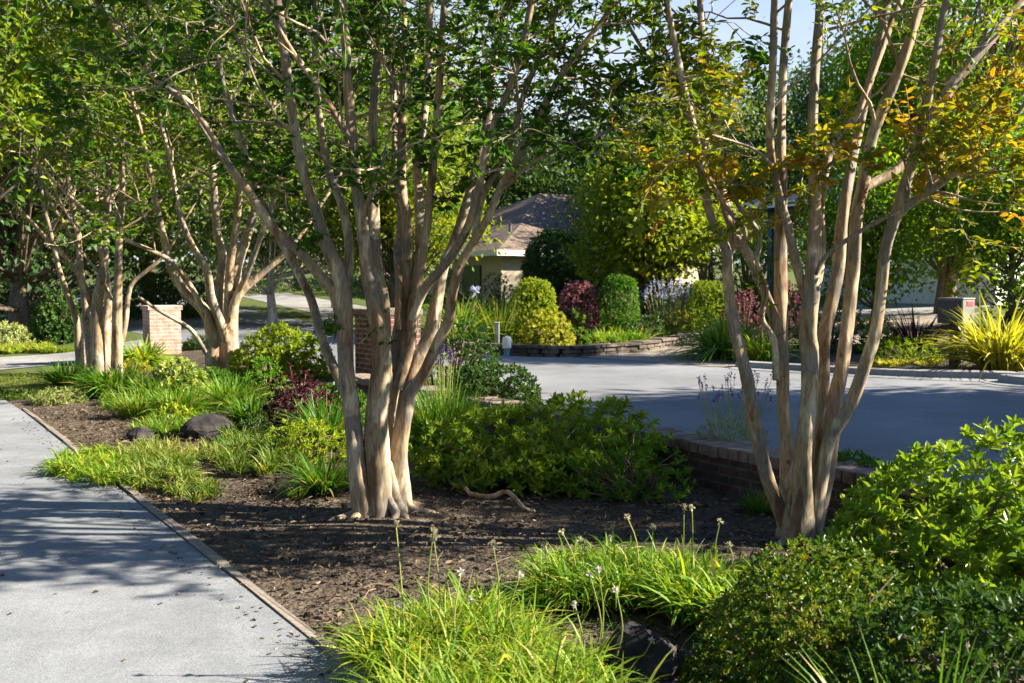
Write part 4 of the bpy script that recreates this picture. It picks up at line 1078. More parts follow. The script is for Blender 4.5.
def shrub(name, px0, px1, ytop, Y, label, mat, leaf=.06, asp=.42, n=420, ros=8, depth=None, cat='shrub', group=None, up=.35, tm=.5, tc=.16, tv=.14, fill=.45, lump=.25, bottom=.06, simple=False, zoff=0, twigs=True, bz=None, power=2.0, squash=1.0, parts=None):
    """a mound of leaf rosettes through a lumpy volume"""
    b = place((px0 + px1) / 2, Y)
    if bz is not None: b[2] = bz
    b[2] += zoff
    rx = (px1 - px0) / 2 * Y / 1000; ry = (depth / 2 if depth else rx * .9)
    h = max(.08, ztop(ytop, Y) - b[2])
    root = thing(name, b, label, cat, group)
    g, T = Geo(), Geo()
    lob = [(nrm(np.array([rng.normal(), rng.normal(), abs(rng.normal()) * .7])), rng.uniform(-.4, .8) * lump) for _ in range(14)]
    d = nrm(rng.normal(0, 1, (n, 3)) * [1, 1, .9]); d[:, 2] = np.abs(d[:, 2]) * 1.0 - .12
    d = nrm(d)
    amp = 1 - lump * .35 + sum(a * np.clip(d @ l, 0, 1)[:, ] ** 6 for l, a in lob)
    r = np.where(rng.uniform(0, 1, n) < fill, rng.uniform(.35, .92, n), rng.uniform(.9, 1.03, n)) * amp
    # superellipse: boxier for clipped plants
    if power != 2.0:
        k = (np.abs(d) ** power).sum(1) ** (-1 / power)
        r = r * k
    c = b + d * r[:, None] * np.array([rx, ry, h * .93]); c[:, 2] = np.maximum(c[:, 2], b[2] + bottom * h * rng.uniform(.2, 1.5, n))
    axis = nrm(d * np.array([1 / rx, 1 / ry, 1 / h]) * min(rx, ry, h) * .7 + UP * up + rng.normal(0, .3, (n, 3)))
    ph = rng.uniform(0, 6.28, n)
    a1 = nrm(np.cross(axis, rng.normal(0, 1, (n, 3)))); a2 = np.cross(axis, a1)
    ct = np.clip(rng.normal(tm, tc, n), 0, 1)
    for k in range(ros):
        a = ph + k * 2.4
        spread = .45 + .75 * (k / ros)
        D = axis * (1.15 - spread * .75) [..., None] if False else axis * (1.15 - spread * .75) + (np.cos(a)[:, None] * a1 + np.sin(a)[:, None] * a2) * spread + rng.normal(0, .12, (n, 3))
        L = leaf * rng.uniform(.65, 1.2, n)
        off = axis * (leaf * .5 * (1 - k / ros))
        g.leaves(c + off - axis * leaf * .4, D, axis + rng.normal(0, .25, (n, 3)), L, L * asp, np.clip(ct + rng.normal(0, tv, n), 0, 1), simple)
    if twigs:
        m = min(n, 46)
        for i in rng.choice(n, m, replace=False):
            p0 = b + np.append(rng.normal(0, .12, 2) * [rx, ry], -.02); p1 = c[i]
            mid = p0 * .45 + p1 * .55 + rng.normal(0, .03, 3) + UP * h * .08
            T.tube([p0, mid, p1], [h * .022 + .002, h * .014 + .001, .0018], 5, sub=3)
        T.build('stem', M['twig'], root, smooth=True)
    g.build('foliage', M[mat], root)
    return root


def clump(name, px0, px1, ytop, Y, label, mat, n=160, w=.018, L=None, depth=None, spread=.8, droop=.45, cat='plant', group=None, tm=.5, stalks=0, head='seed', area=.38, stalk_h=1.5, zoff=0, tv=.2, bz=None, seg=5, headsize=.03, blade='foliage'):
    """strap leaved clump: arching blades from a small footprint"""
    n = int(n * 1.4)
    if 9 < Y < 17:
        e = (px1 - px0) * .12; px0, px1, ytop, n = px0 - e, px1 + e, ytop - 5, int(n * 1.3)
    b = place((px0 + px1) / 2, Y)
    if bz is not None: b[2] = bz
    b[2] += zoff
    rx = (px1 - px0) / 2 * Y / 1000; ry = depth / 2 if depth else rx * .85
    h = max(.06, ztop(ytop, Y) - b[2])
    root = thing(name, b, label, cat, group)
    g = Geo()
    a = rng.uniform(0, 6.28, n); rr = np.sqrt(rng.uniform(0, 1, n))
    foot = np.stack([np.cos(a) * rr * rx * area, np.sin(a) * rr * ry * area, np.zeros(n) - .01], 1)
    lean = rng.uniform(.05, 1, n) ** .8 * spread
    D = np.stack([np.cos(a) * lean * rx / max(rx, ry), np.sin(a) * lean * ry / max(rx, ry), np.ones(n)], 1) + rng.normal(0, .16, (n, 3))
    n = len(foot)
    Lr = (L or max(h * 1.2, 1.05 * math.hypot(h, rx * .75))) * rng.uniform(.55, 1.1, n)
    g.blades(b + foot, D, Lr, w * rng.uniform(.6, 1.25, n), droop * rng.uniform(.5, 1.3, n) * (.35 + lean), np.clip(rng.normal(tm, tv, n), 0, 1), seg)
    g.build(blade, M[mat], root)
    add_stalks(root, b, rx * area * 1.3, ry * area * 1.3, h, stalks, head, stalk_h, headsize)
    return root


def add_stalks(root, b, rx, ry, h, stalks, head, stalk_h, headsize, pts=None):
    for i in range(stalks):
        a, r = rng.uniform(0, 6.28), math.sqrt(rng.uniform(0, 1))
        p0 = b + [math.cos(a) * r * rx, math.sin(a) * r * ry, 0]
        hh = h * stalk_h * rng.uniform(.85, 1.15)
        p1 = p0 + [rng.normal(0, .12) * hh, rng.normal(0, .12) * hh, hh]
        if pts is not None:
            p0, p1 = pts[i]; hh = p1[2] - p0[2]
        st = Geo(); st.tube([p0, (p0 + p1) / 2 + rng.normal(0, .02, 3), p1], [.0035, .003, .0022], 5, sub=3, tint=rng.uniform(.2, .9))
        so = st.build('flower_stalk', M['stalk'], root, smooth=True)
        m = 16; hg = Geo()
        if head == 'bud':
            d = nrm(rng.normal(0, .35, (m, 3)) + UP)
            hg.leaves(p1 + rng.normal(0, .002, (m, 3)) - UP * headsize * .3, d, rng.normal(0, 1, (m, 3)), headsize * 1.3, headsize * .45, rng.uniform(0, 1, m))
        else:
            d = nrm(rng.normal(0, 1, (m, 3)) + UP * .5)
            hg.leaves(p1 + d * headsize * .1, d, rng.normal(0, 1, (m, 3)), headsize, headsize * .45, rng.uniform(0, 1, m))
        hg.build('flower_head', M['seed' if head in ('seed', 'bud') else head], so, origin=np.array(root['_o']))


def mat_clump(name, poly_px, zt, label, mat, n, L, w, cat='ground cover', group=None, droop=.5, lean=.55, tm=.5, tv=.2, tuft=40, zb=0.0, seg=5, lift=.25):
    """a spreading low mass of blades grown in tufts over a footprint given as world outline points"""
    poly = np.array(poly_px)
    lo, hi = poly.min(0), poly.max(0)
    cen = poly.mean(0)
    b = np.array([cen[0], cen[1], zf(*cen)])
    root = thing(name, b, label, cat, group)
    g = Geo()

    def inside(q):
        x, y = q; c = False; m = len(poly); j = m - 1
        for i in range(m):
            if (poly[i][1] > y) != (poly[j][1] > y) and x < (poly[j][0] - poly[i][0]) * (y - poly[i][1]) / (poly[j][1] - poly[i][1]) + poly[i][0]:
                c = not c
            j = i
        return c
    tufts = []
    while len(tufts) < n:
        q = rng.uniform(lo, hi)
        if inside(q): tufts.append(q)
    hs = rng.uniform(.75, 1.15, n)
    Pt, D, LL, TT = [], [], [], []
    for q, hsc in zip(tufts, hs):
        a = rng.uniform(0, 6.28, tuft); l = rng.uniform(.05, 1, tuft) * lean
        Pt.append(np.stack([q[0] + np.cos(a) * .03, q[1] + np.sin(a) * .03, np.full(tuft, zf(*q) + zb + lift * zt * rng.uniform(0, 1))], 1))
        D.append(np.stack([np.cos(a) * l, np.sin(a) * l, np.ones(tuft)], 1) + rng.normal(0, .15, (tuft, 3)))
        LL.append(L * hsc * rng.uniform(.55, 1.1, tuft)); TT.append(np.clip(rng.normal(tm + rng.normal(0, .1), tv, tuft), 0, 1))
    Pt, D, LL, TT = np.vstack(Pt), np.vstack(D), np.concatenate(LL), np.concatenate(TT)
    g.blades(Pt, D, LL, w * rng.uniform(.6, 1.25, len(Pt)), droop * rng.uniform(.4, 1.4, len(Pt)), TT, seg)
    g.build('foliage', M[mat], root)
    return root


def spires(name, px0, px1, ytop, Y, label, leafmat, headmat, n=60, group=None, bz=None, zoff=0, headlen=.06, depth=None, hp=.5):
    """lavender-like: fine stems with coloured spikes above a grey mound"""
    b = place((px0 + px1) / 2, Y)
    if bz is not None: b[2] = bz
    rx = (px1 - px0) / 2 * Y / 1000; ry = depth / 2 if depth else rx * .8; h = max(.1, ztop(ytop, Y) - b[2])
    root = thing(name, b, label, 'plant', group)
    g, T, H = Geo(), Geo(), Geo()
    m = n * 22
    a = rng.uniform(0, 6.28, m); r = np.sqrt(rng.uniform(0, 1, m))
    p = np.stack([np.cos(a) * r * rx * .8, np.sin(a) * r * ry * .8, h * .62 * rng.uniform(0, 1, m) ** .7 * (1 - .6 * r ** 2)], 1) + b
    g.leaves(p, nrm(np.stack([np.cos(a) * .5, np.sin(a) * .5, np.ones(m)], 1) + rng.normal(0, .3, (m, 3))), rng.normal(0, 1, (m, 3)), rng.uniform(.03, .06, m) * max(1, Y / 9), .006 * max(1, Y / 8), rng.uniform(0, 1, m), True)
    for i in range(n):
        a, r = rng.uniform(0, 6.28), math.sqrt(rng.uniform(0, 1))
        p0 = b + [math.cos(a) * r * rx * .6, math.sin(a) * r * ry * .6, h * .2]
        p1 = p0 + [math.cos(a) * r * rx * .45, math.sin(a) * r * ry * .45, h * rng.uniform(.5, .85)]
        T.tube([p0, (p0 + p1) / 2 + UP * .02, p1], .0018 * max(1, Y / 9), 4)
        k = 12
        u = rng.uniform(0, 1, k)
        q = p1 + UP * (u * headlen)[:, None] + rng.normal(0, .004, (k, 3))
        H.leaves(q, nrm(rng.normal(0, .6, (k, 3)) + UP * .7), rng.normal(0, 1, (k, 3)), headlen * .4, headlen * .22, rng.uniform(0, 1, k), True)
    g.build('foliage', M[leafmat], root); T.build('flower_stalk', M['stalk'], root); H.build('blossoms', M[headmat], root)
    return root


def make_bed_plants():
    gc = 'low clumps along the path edge'
    # ---- foreground
    r = mat_clump('garlic_grass', [(-.56, 3.95), (-.52, 4.45), (-.15, 4.55), (.05, 4.3), (.16, 3.95), (.36, 3.45), (.56, 2.9), (.3, 2.7), (-.15, 2.9), (-.42, 3.35)], .30, 'bright lime grassy clump with tall pale flower stalks at the path corner', 'strap_lime', 215, .37, .0088, tuft=38, tm=.45, lean=.8, droop=.6)
    b = np.array(r['_o'])
    sp = [((405, 600), (396, 525)), ((432, 590), (434, 540)), ((439, 592), (433, 532)), ((493, 585), (493, 545)), ((455, 585), (446, 575)), ((420, 640), (398, 605)), ((530, 620), (520, 575)), ((592, 650), (590, 575)), ((617, 660), (616, 590)), ((585, 640), (575, 605)), ((643, 672), (652, 640)), ((460, 610), (461, 572)), ((486, 640), (470, 600)), ((600, 640), (598, 570))]
    pts = [(P(x0, y0, 3.95) * [1, 1, 0] + [0, 0, .1], P(x1, y1, 3.95)) for (x0, y0), (x1, y1) in sp]
    add_stalks(r, b, 0, 0, 0, 5, 'bud', 1, .022, pts[:5])
    add_stalks(r, b, 0, 0, 0, 9, 'flower_white', 1, .018, pts[5:])
    r = mat_clump('garlic_grass', [(.12, 4.75), (.2, 5.15), (.55, 5.35), (.95, 5.2), (1.15, 4.9), (.95, 4.75), (.6, 4.72), (.3, 4.75)], .34, 'sunlit yellow-green grassy clump with round seed heads left of the dark bush', 'strap_lime', 120, .30, .009, tuft=38, tm=.3, lean=.8, droop=.6)
    b = np.array(r['_o'])
    sp = [((640, 560), (627, 517)), ((650, 560), (653, 527)), ((560, 560), (545, 545)), ((575, 560), (562, 532)), ((585, 550), (580, 540)), ((680, 540), (684, 507)), ((690, 545), (692, 508)), ((715, 560), (720, 522)), ((725, 580), (729, 545)), ((612, 560), (610, 538))]
    pts = [(P(x0, y0, 4.9) * [1, 1, 0] + [0, 0, .1], P(x1, y1, 4.9)) for (x0, y0), (x1, y1) in sp]
    add_stalks(r, b, 0, 0, 0, len(pts), 'seed', 1, .02, pts)
    mat_clump('garlic_grass', [(.72, 4.5), (.75, 4.75), (1.1, 4.85), (1.5, 4.75), (1.45, 4.4), (1.15, 4.25), (.9, 4.3)], .30, 'broad-bladed bright grassy clump tucked against the dark small-leaved bush', 'strap_lime', 62, .36, .017, tuft=26, tm=.35, lean=.8, droop=.5)
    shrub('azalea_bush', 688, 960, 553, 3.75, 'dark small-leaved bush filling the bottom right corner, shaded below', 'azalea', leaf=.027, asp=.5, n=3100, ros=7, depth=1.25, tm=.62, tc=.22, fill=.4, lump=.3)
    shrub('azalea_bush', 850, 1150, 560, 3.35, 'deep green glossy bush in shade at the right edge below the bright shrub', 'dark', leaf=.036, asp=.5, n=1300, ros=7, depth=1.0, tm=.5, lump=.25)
    shrub('pittosporum_shrub', 815, 1180, 440, 4.9, 'sunny yellow-green broad-leaved shrub at right edge in front of the street', 'pitto_bright', leaf=.062, asp=.45, n=1500, ros=9, depth=1.6, tm=.58, tc=.2, lump=.3)
    clump('strap_clump', 868, 990, 638, 2.8, 'small upright strappy green clump at the bottom edge, far right corner', 'strap', n=130, w=.012, spread=.8, droop=.4, tm=.55)
    rock(640, 672, 95, 52, 'dark grey boulder between the two bright grassy clumps', asp=.7)
    shrub('low_sprig', 340, 372, 668, 4.1, 'few dry low sprigs on soil beside the path edging', 'cover', leaf=.03, n=22, ros=4, tm=.7, cat='plant')
    # ---- around the main tree
    r = shrub('pittosporum_shrub', 408, 684, 404, 7.85, 'wide spreading glossy shrub with bare twisting lower branches beside middle tree', 'pitto_bright', leaf=.075, asp=.4, n=1050, ros=9, depth=1.2, tm=.7, tc=.22, lump=.55, bottom=.25)
    for pl in [[(470, 494, .05), (490, 497, .04), (508, 492, .1), (524, 508, .02), (535, 511, .0)], [(460, 480, .08), (470, 494, .05)]]:
        T = Geo(); T.tube([G(a, b, h) for a, b, h in pl], np.linspace(.022, .012, len(pl)), 8, sub=4, wob=.04)
        T.build('branch', M['bark'], r, smooth=True)
    shrub('bright_sprig_shrub', 575, 690, 425, 7.3, 'low feathery green shrub at the right end of the spreading glossy shrub', 'tree_green', leaf=.05, asp=.35, n=170, ros=8, depth=.7, tm=.55, bottom=.2)
    clump('strap_clump', 290, 356, 446, 7.55, 'dark strappy clump directly left of the middle tree trunk', 'strap', n=240, w=.016, droop=.5, spread=.9, tm=.3)
    clump('tuft', 280, 310, 484, 7.35, 'tiny dry tuft alone on bare soil left of the middle trunk', 'cover', n=46, w=.007, droop=.3, tm=.6, spread=.6)
    mat_clump('ground_cover', [G(a, b)[:2] for a, b in [(215, 478), (232, 456), (262, 450), (300, 455), (303, 474), (270, 480)]], .2, 'low grassy green mound between path clumps and dark strappy clump', 'cover', 80, .25, .011, tuft=26, tm=.4)
    shrub('golden_mound', 256, 342, 414, 9.0, 'golden-green low mound in front of the burgundy shrub', 'lime', leaf=.04, asp=.5, n=420, ros=7, depth=.8, tm=.5, lump=.3)
    # path-edge ground cover
    mat_clump('ground_cover', [G(a, b)[:2] for a, b in [(48, 476), (60, 462), (100, 455), (130, 465), (128, 488), (95, 489)]], .2, 'yellowish ground cover clump spilling onto the path', 'strap_lime', 70, .22, .013, group=gc, tuft=26, tm=.45, droop=.7)
    mat_clump('ground_cover', [G(a, b)[:2] for a, b in [(118, 490), (128, 466), (165, 458), (195, 470), (190, 494), (150, 497)]], .2, 'bright green ground cover clump next to the path-spilling one', 'cover', 62, .22, .012, group=gc, tuft=26, tm=.5, droop=.6)
    mat_clump('ground_cover', [G(a, b)[:2] for a, b in [(172, 503), (180, 488), (205, 486), (215, 498), (196, 506)]], .14, 'smallest ground cover tuft nearest the edging strip', 'cover', 24, .16, .011, group=gc, tuft=24, tm=.55)
    mat_clump('ground_cover', [G(a, b)[:2] for a, b in [(110, 462), (150, 448), (215, 450), (230, 464), (180, 470)]], .18, 'brownish thin ground cover behind the path-edge clumps', 'cover', 60, .22, .010, group=gc, tuft=22, tm=.72)
    rock(206, 440, 54, 24, 'dark rounded boulder between low green clumps in the left bed', Y=10.3, asp=.8)
    rock(138, 452, 28, 13, 'small dark boulder near the path edge ground cover', Y=10.2)
    shrub('dark_mound', 232, 275, 413, 10.2, 'small dark green mound right of the dark rounded boulder', 'dark', leaf=.04, n=170, ros=7, tm=.5)
    mat_clump('ground_cover', [place(a, y)[:2] for a, y in [(130, 10.4), (150, 11.5), (210, 11.4), (200, 10.6), (160, 10.2)]], .16, 'mid-green low grassy patch behind the dark rounded boulder', 'strap', 60, .24, .014, tuft=22, tm=.55)
    shrub('lime_sprig', 150, 196, 404, 11.3, 'fresh lime broad-leaved plant behind the low grassy patch', 'lime', leaf=.06, asp=.5, n=90, ros=7, tm=.6, cat='plant')
    clump('strap_clump', 104, 165, 398, 11.8, 'grassy fresh green clump in front of the pale variegated shrub', 'strap', n=200, w=.016, tm=.6)
    clump('strap_clump', 196, 262, 382, 12.6, 'soft green strappy clump at the foot of the pale sunlit tree', 'strap', n=240, w=.018, tm=.5)
    shrub('burgundy_shrub', 264, 322, 366, 10.8, 'dark burgundy upright shrub behind the golden mound', 'purple', leaf=.045, asp=.45, n=420, ros=7, tm=.5, up=.9, lump=.35)
    shrub('leafy_shrub', 308, 372, 372, 11.2, 'blue-green leafy shrub between burgundy shrub and middle trunk', 'pitto', leaf=.06, n=260, ros=8, tm=.35)
    shrub('leafy_shrub', 236, 290, 352, 13.2, 'fresh green rounded shrub right of the pale sunlit trunk', 'tree_green', leaf=.06, n=260, ros=7, tm=.5)
    shrub('yellow_shrub', 238, 318, 318, 14.5, 'tall yellow-green rounded shrub behind the burgundy shrub', 'lime', leaf=.07, asp=.5, n=1000, ros=7, tm=.5, lump=.35)
    shrub('variegated_shrub', 146, 214, 356, 13.6, 'pale variegated shrub left of the pale sunlit trunk', 'variegated', leaf=.06, asp=.45, n=750, ros=8, tm=.5, tc=.25, lump=.3)
    clump('strap_clump', 76, 152, 374, 14.0, 'big dark strappy clump at the corner near the lawn patch', 'strap', n=380, w=.028, tm=.4, droop=.55, spread=.95)
    clump('strap_clump', 128, 170, 376, 13.2, 'strappy clump between the corner clump and variegated shrub', 'strap', n=200, w=.024, tm=.55, droop=.5)
    clump('strap_clump', 40, 92, 368, 15.5, 'dark low strappy clump at the edge of the lawn patch', 'strap', n=260, w=.026, tm=.25, droop=.55)
    shrub('sage_mound', 30, 82, 389, 13.4, 'pale silvery mound spilling at the far path edge', 'sage', leaf=.05, asp=.3, n=260, ros=7, tm=.6, depth=.8)
    shrub('sage_mound', -30, 32, 392, 13.8, 'dull green low mound at the path edge, left frame border', 'cover', leaf=.05, asp=.3, n=200, ros=7, tm=.3, depth=.7)
    clump('daylily_clump', 114, 166, 336, 18.5, 'bright lime arching clump in front of the sunlit brick pillar', 'strap_lime', n=300, w=.036, droop=.6, spread=1, tm=.45)
    shrub('yellow_mound', 112, 150, 358, 17.5, 'small yellow mound at the base of the thicket-stemmed tree', 'yellow', leaf=.06, n=110, ros=7, tm=.45)
    clump('strap_clump', 140, 214, 398, 11.9, 'broad soft strappy clump below the pale variegated shrub', 'strap', n=260, w=.018, tm=.45)
    clump('strap_clump', 222, 276, 398, 11.2, 'dull green strappy clump just left of the burgundy shrub', 'strap', n=240, w=.016, tm=.3)
    clump('strap_clump', 300, 350, 396, 9.9, 'dark strappy clump between the golden mound and the middle trunk', 'strap', n=240, w=.015, tm=.25)
    mat_clump('ground_cover', [place(a, y)[:2] for a, y in [(214, 9.4), (222, 10.4), (262, 10.2), (300, 9.9), (290, 9.2), (240, 9.0)]], .16, 'dull low cover between dark boulder and golden mound', 'cover', 80, .22, .012, tuft=24, tm=.35)
    mat_clump('ground_cover', [place(a, y)[:2] for a, y in [(96, 12.6), (110, 13.4), (190, 13.0), (196, 12.3), (140, 12.1)]], .16, 'fresh green low cover in front of the corner strappy clump', 'strap', 90, .24, .015, tuft=24, tm=.5)
    shrub('leafy_shrub', 196, 244, 366, 14.0, 'low leafy green shrub in front of the pale sunlit trunk', 'tree_green', leaf=.06, n=240, ros=7, tm=.45)
    # ---- on and behind the wall
    shrub('trailing_shrub', 440, 545, 362, 11.2, 'dark trailing shrub hanging over the far brick wall coping', 'dark', leaf=.06, asp=.45, n=420, ros=8, tm=.45, depth=1.0, zoff=.05, bottom=.0)
    shrub('dark_shrub', 425, 492, 318, 12.6, 'dark taller shrub behind the trailing shrub', 'dark', leaf=.06, asp=.45, n=420, ros=8, tm=.55, depth=1.2)
    spires('lavender', 424, 462, 352, 10.7, 'greyish fine-leaved lavender beside the middle trunk', 'sage', 'flower_violet', n=26)
    clump('grass_clump', 405, 478, 384, 9.8, 'soft green fine grass clump right of the middle trunk', 'strap', n=520, w=.009, droop=.35, spread=.6, tm=.35, area=.55)
    spires('lavender', 690, 778, 382, 8.0, 'violet lavender growing over the brick coping beside the right tree', 'sage', 'flower_violet', n=46, bz=.24, headlen=.045)
    clump('tuft', 742, 790, 488, 6.9, 'low dark green tuft at the foot of the street-side tree', 'strap', n=150, w=.010, tm=.35, area=.5, spread=.7)
    shrub('leafy_sprig', 828, 902, 448, 6.9, 'low dark leafy sprigs between right tree and gutter', 'pitto', leaf=.06, n=80, ros=8, tm=.3, depth=.5)
    clump('strap_clump', 700, 820, 588, 4.55, 'dim strappy clump at the foot of the orange-leaved tree', 'strap_lime', n=130, w=.016, tm=.15, droop=.35, area=.6, spread=.6)


def make_far_plants():
    g = 'garden shrubs across the street'
    shrub('clipped_shrub', 510, 558, 275, 20.9, 'rounded clipped yellow-green shrub in the garden across the street', 'lime', leaf=.045, asp=.55, n=2100, ros=7, tm=.55, power=3.4, lump=.02, fill=.2, up=0, twigs=False, simple=True, bottom=0, group=g)
    shrub('clipped_shrub', 557, 600, 277, 21.6, 'clipped mauve-purple shrub right of the yellow-green ball', 'mauve', leaf=.045, asp=.55, n=1800, ros=7, tm=.7, power=3.2, lump=.02, fill=.2, up=0, twigs=False, simple=True, group=g)
    shrub('clipped_shrub', 600, 638, 272, 21.5, 'dark green clipped block with shaggy top right of the purple shrub', 'tree_green', leaf=.05, asp=.45, n=2000, ros=7, tm=.3, power=4, lump=.03, fill=.2, up=.1, twigs=False, simple=True, group=g)
    shrub('clipped_shrub', 690, 724, 278, 22, 'tall clipped hedge block lit on top beside the gravel drive', 'lime', leaf=.045, asp=.45, n=2200, ros=7, tm=.4, power=5, lump=.03, fill=.2, up=.1, twigs=False, simple=True, depth=1.6, group=g)
    shrub('gold_shrub', 524, 577, 304, 20.3, 'golden variegated low shrub behind the low stone wall', 'yellow', leaf=.07, asp=.5, n=420, ros=7, tm=.45, lump=.3, simple=True, group=g)
    shrub('green_shrub', 556, 596, 302, 21.3, 'fresh green low shrub behind the golden one', 'tree_green', leaf=.07, n=260, ros=7, tm=.7, simple=True, group=g)
    mat_clump('green_mass', [place(a, y)[:2] for a, y in [(592, 19.6), (598, 20.8), (640, 21.2), (645, 20.3), (620, 19.5)]], .5, 'mid green low grassy mass behind the stone wall', 'strap_lime', 80, .5, .03, tuft=22, tm=.3, cat='plant', seg=3, group=g)
    shrub('dark_mound', 626, 668, 314, 20.6, 'dark green low mound near the bend of the stone wall', 'dark', leaf=.06, n=300, ros=7, tm=.6, simple=True, group=g)
    shrub('gold_shrub', 664, 694, 308, 22, 'small golden shrub left of the clipped hedge block', 'yellow', leaf=.06, n=220, ros=7, tm=.4, simple=True, group=g)
    spires('lavender', 596, 640, 294, 21.8, 'tan and grey tall flower spikes above the low grassy mass', 'sage', 'seed', n=46, group=g, headlen=.12)
    spires('lavender', 640, 692, 288, 22.3, 'silvery grey tall lavender patch left of the hedge block', 'sage', 'flower_blue', n=60, group=g, headlen=.14)
    shrub('rusty_shrub', 664, 690, 275, 22.9, 'reddish brown open shrub behind the silvery lavender', 'mauve', leaf=.07, n=130, ros=6, tm=.8, simple=True, group=g)
    clump('flax_clump', 684, 772, 303, 17.6, 'large arching green flax clump at the gravel drive corner', 'strap', n=340, w=.035, droop=.62, spread=1.1, tm=.5, group=g)
    shrub('barberry', 716, 764, 284, 20.5, 'maroon barberry behind the arching flax clump', 'mauve', leaf=.06, n=420, ros=7, tm=.35, simple=True, group=g)
    shrub('barberry', 770, 806, 274, 21, 'second maroon barberry seen between the right tree stems', 'mauve', leaf=.06, n=300, ros=7, tm=.3, simple=True, group=g)
    shrub('dark_shrub', 772, 868, 282, 18.2, 'broad dark shrub behind the right tree stems across the street', 'dark', leaf=.07, n=520, ros=7, tm=.4, simple=True, group=g)
    clump('flax_clump', 738, 790, 330, 16.8, 'low yellow-tinged strappy clump beside the flax', 'strap_lime', n=150, w=.03, droop=.5, tm=.4, group=g)
    shrub('yellow_sprig', 858, 905, 306, 17.8, 'yellow-green airy shrub left of the bronze spiky plant', 'lime', leaf=.08, n=200, ros=7, tm=.45, simple=True, lump=.4, group=g)
    shrub('low_shrub', 868, 940, 336, 16.3, 'low mixed green shrub in front of the bronze spiky plant', 'lime', leaf=.06, n=260, ros=7, tm=.25, simple=True, group=g)
    clump('spiky_plant', 894, 938, 303, 17.6, 'bronze spiky flax left of the mailbox', 'purple', n=90, w=.03, droop=.25, spread=1.1, tm=.35, group=g)
    clump('gold_flax', 962, 1046, 296, 14.7, 'golden arching flax clump directly right of the mailbox', 'strap_gold', n=300, w=.034, droop=.55, spread=1.0, tm=.5, group=g)
    shrub('dark_shrub', 985, 1070, 256, 18, 'dark shaded shrub behind the golden flax', 'dark', leaf=.08, n=380, ros=7, tm=.5, simple=True, group=g)
    mat_clump('ground_cover', [place(a, y)[:2] for a, y in [(862, 15.2), (870, 16.2), (945, 16.4), (940, 15.4)]], .1, 'rust coloured ground cover in front of the mailbox bed', 'strap_gold', 70, .12, .02, tuft=20, tm=.75, seg=2)
    # left part of far garden
    clump('agapanthus', 438, 478, 292, 20.5, 'fresh green strappy agapanthus with a pale blue flower ball left of garden lawn gap', 'strap', n=220, w=.04, tm=.6, group=g, stalks=0)
    clump('agapanthus', 478, 516, 288, 21.8, 'bright green strappy agapanthus below the beige house', 'strap_lime', n=240, w=.04, tm=.25, group=g)
    root = bpy.data.objects.get('agapanthus'); b = np.array(root['_o'])
    Yp = 20.4
    add_stalks(root, b, 0, 0, 0, 1, 'flower_blue', 1, .14, [(np.array([(475 - 512) / 1000 * Yp, Yp, b[2]]), P(476, 292, Yp))])
    clump('dry_grass', 484, 514, 303, 20.6, 'upright olive grass clump behind the small white capped post', 'cover', n=220, w=.02, tm=.6, spread=.5, droop=.25, group=g)
    shrub('dark_shrub', 474, 530, 271, 26, 'dark leafy shrub in front of the beige house wall', 'dark', leaf=.09, n=420, ros=6, tm=.55, simple=True, group=g)
    shrub('tall_hedge', 522, 604, 228, 29, 'tall dark green hedge hiding the right part of the beige house', 'tree_dark', leaf=.12, asp=.55, n=3600, ros=6, tm=.5, simple=True, lump=.2, power=3, group=g)
    shrub('round_shrub', 428, 472, 258, 23, 'dark round shrub behind the agapanthus, right of the middle tree stems', 'tree_dark', leaf=.09, n=420, ros=6, tm=.6, simple=True, group=g)
    shrub('grey_shrub', 690, 730, 232, 26, 'grey-green tall shrub left of the white house porch', 'tree_grey', leaf=.09, n=420, ros=6, tm=.5, simple=True, group=g)
    shrub('porch_hedge', 725, 775, 222, 25, 'dark green hedge under the porch roof of the white house', 'tree_green', leaf=.09, n=700, ros=6, tm=.3, simple=True, power=4, lump=.06, group=g)
    # far left
    g = 'plants beyond the side driveway'
    shrub('pale_shrub', -28, 26, 320, 24.5, 'pale grey-green rounded shrub at the left frame border', 'sage', leaf=.09, n=420, ros=7, tm=.75, simple=True, group=g)
    shrub('camellia', 30, 82, 282, 25.5, 'dark broad-leaved bush with glinting leaves beyond the side driveway', 'dark', leaf=.13, asp=.55, n=420, ros=7, tm=.6, simple=True, group=g)
    mat_clump('ground_cover', [place(a, y)[:2] for a, y in [(-20, 22.3), (-10, 23.6), (50, 23.8), (55, 22.6)]], .25, 'yellow-green low border along the far side of driveway', 'strap_lime', 110, .26, .04, tuft=18, tm=.6, seg=2, group=g)
    shrub('small_mound', 52, 78, 350, 23, 'small round green mound at the end of the driveway border', 'lime', leaf=.07, n=120, ros=6, tm=.3, simple=True, group=g)
    shrub('roadside_shrub', 182, 212, 336, 20.5, 'dark shrub right of the sunlit brick pillar by the street', 'dark', leaf=.07, n=240, ros=7, tm=.5, simple=True, group=g)
    shrub('roadside_shrub', 318, 352, 318, 27, 'round green shrub on the street verge seen past the middle stem', 'dark', leaf=.09, n=300, ros=6, tm=.7, simple=True, group=g)
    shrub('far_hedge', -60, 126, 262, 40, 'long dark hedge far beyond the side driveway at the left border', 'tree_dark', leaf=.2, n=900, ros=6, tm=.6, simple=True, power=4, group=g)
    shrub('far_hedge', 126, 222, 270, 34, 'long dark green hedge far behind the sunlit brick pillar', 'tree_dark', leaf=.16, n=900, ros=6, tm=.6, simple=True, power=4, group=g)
    shrub('far_hedge', 225, 372, 272, 50, 'dark hedge on top of the far lawn slope', 'tree_dark', leaf=.18, n=500, ros=6, tm=.5, simple=True, power=4, group=g)


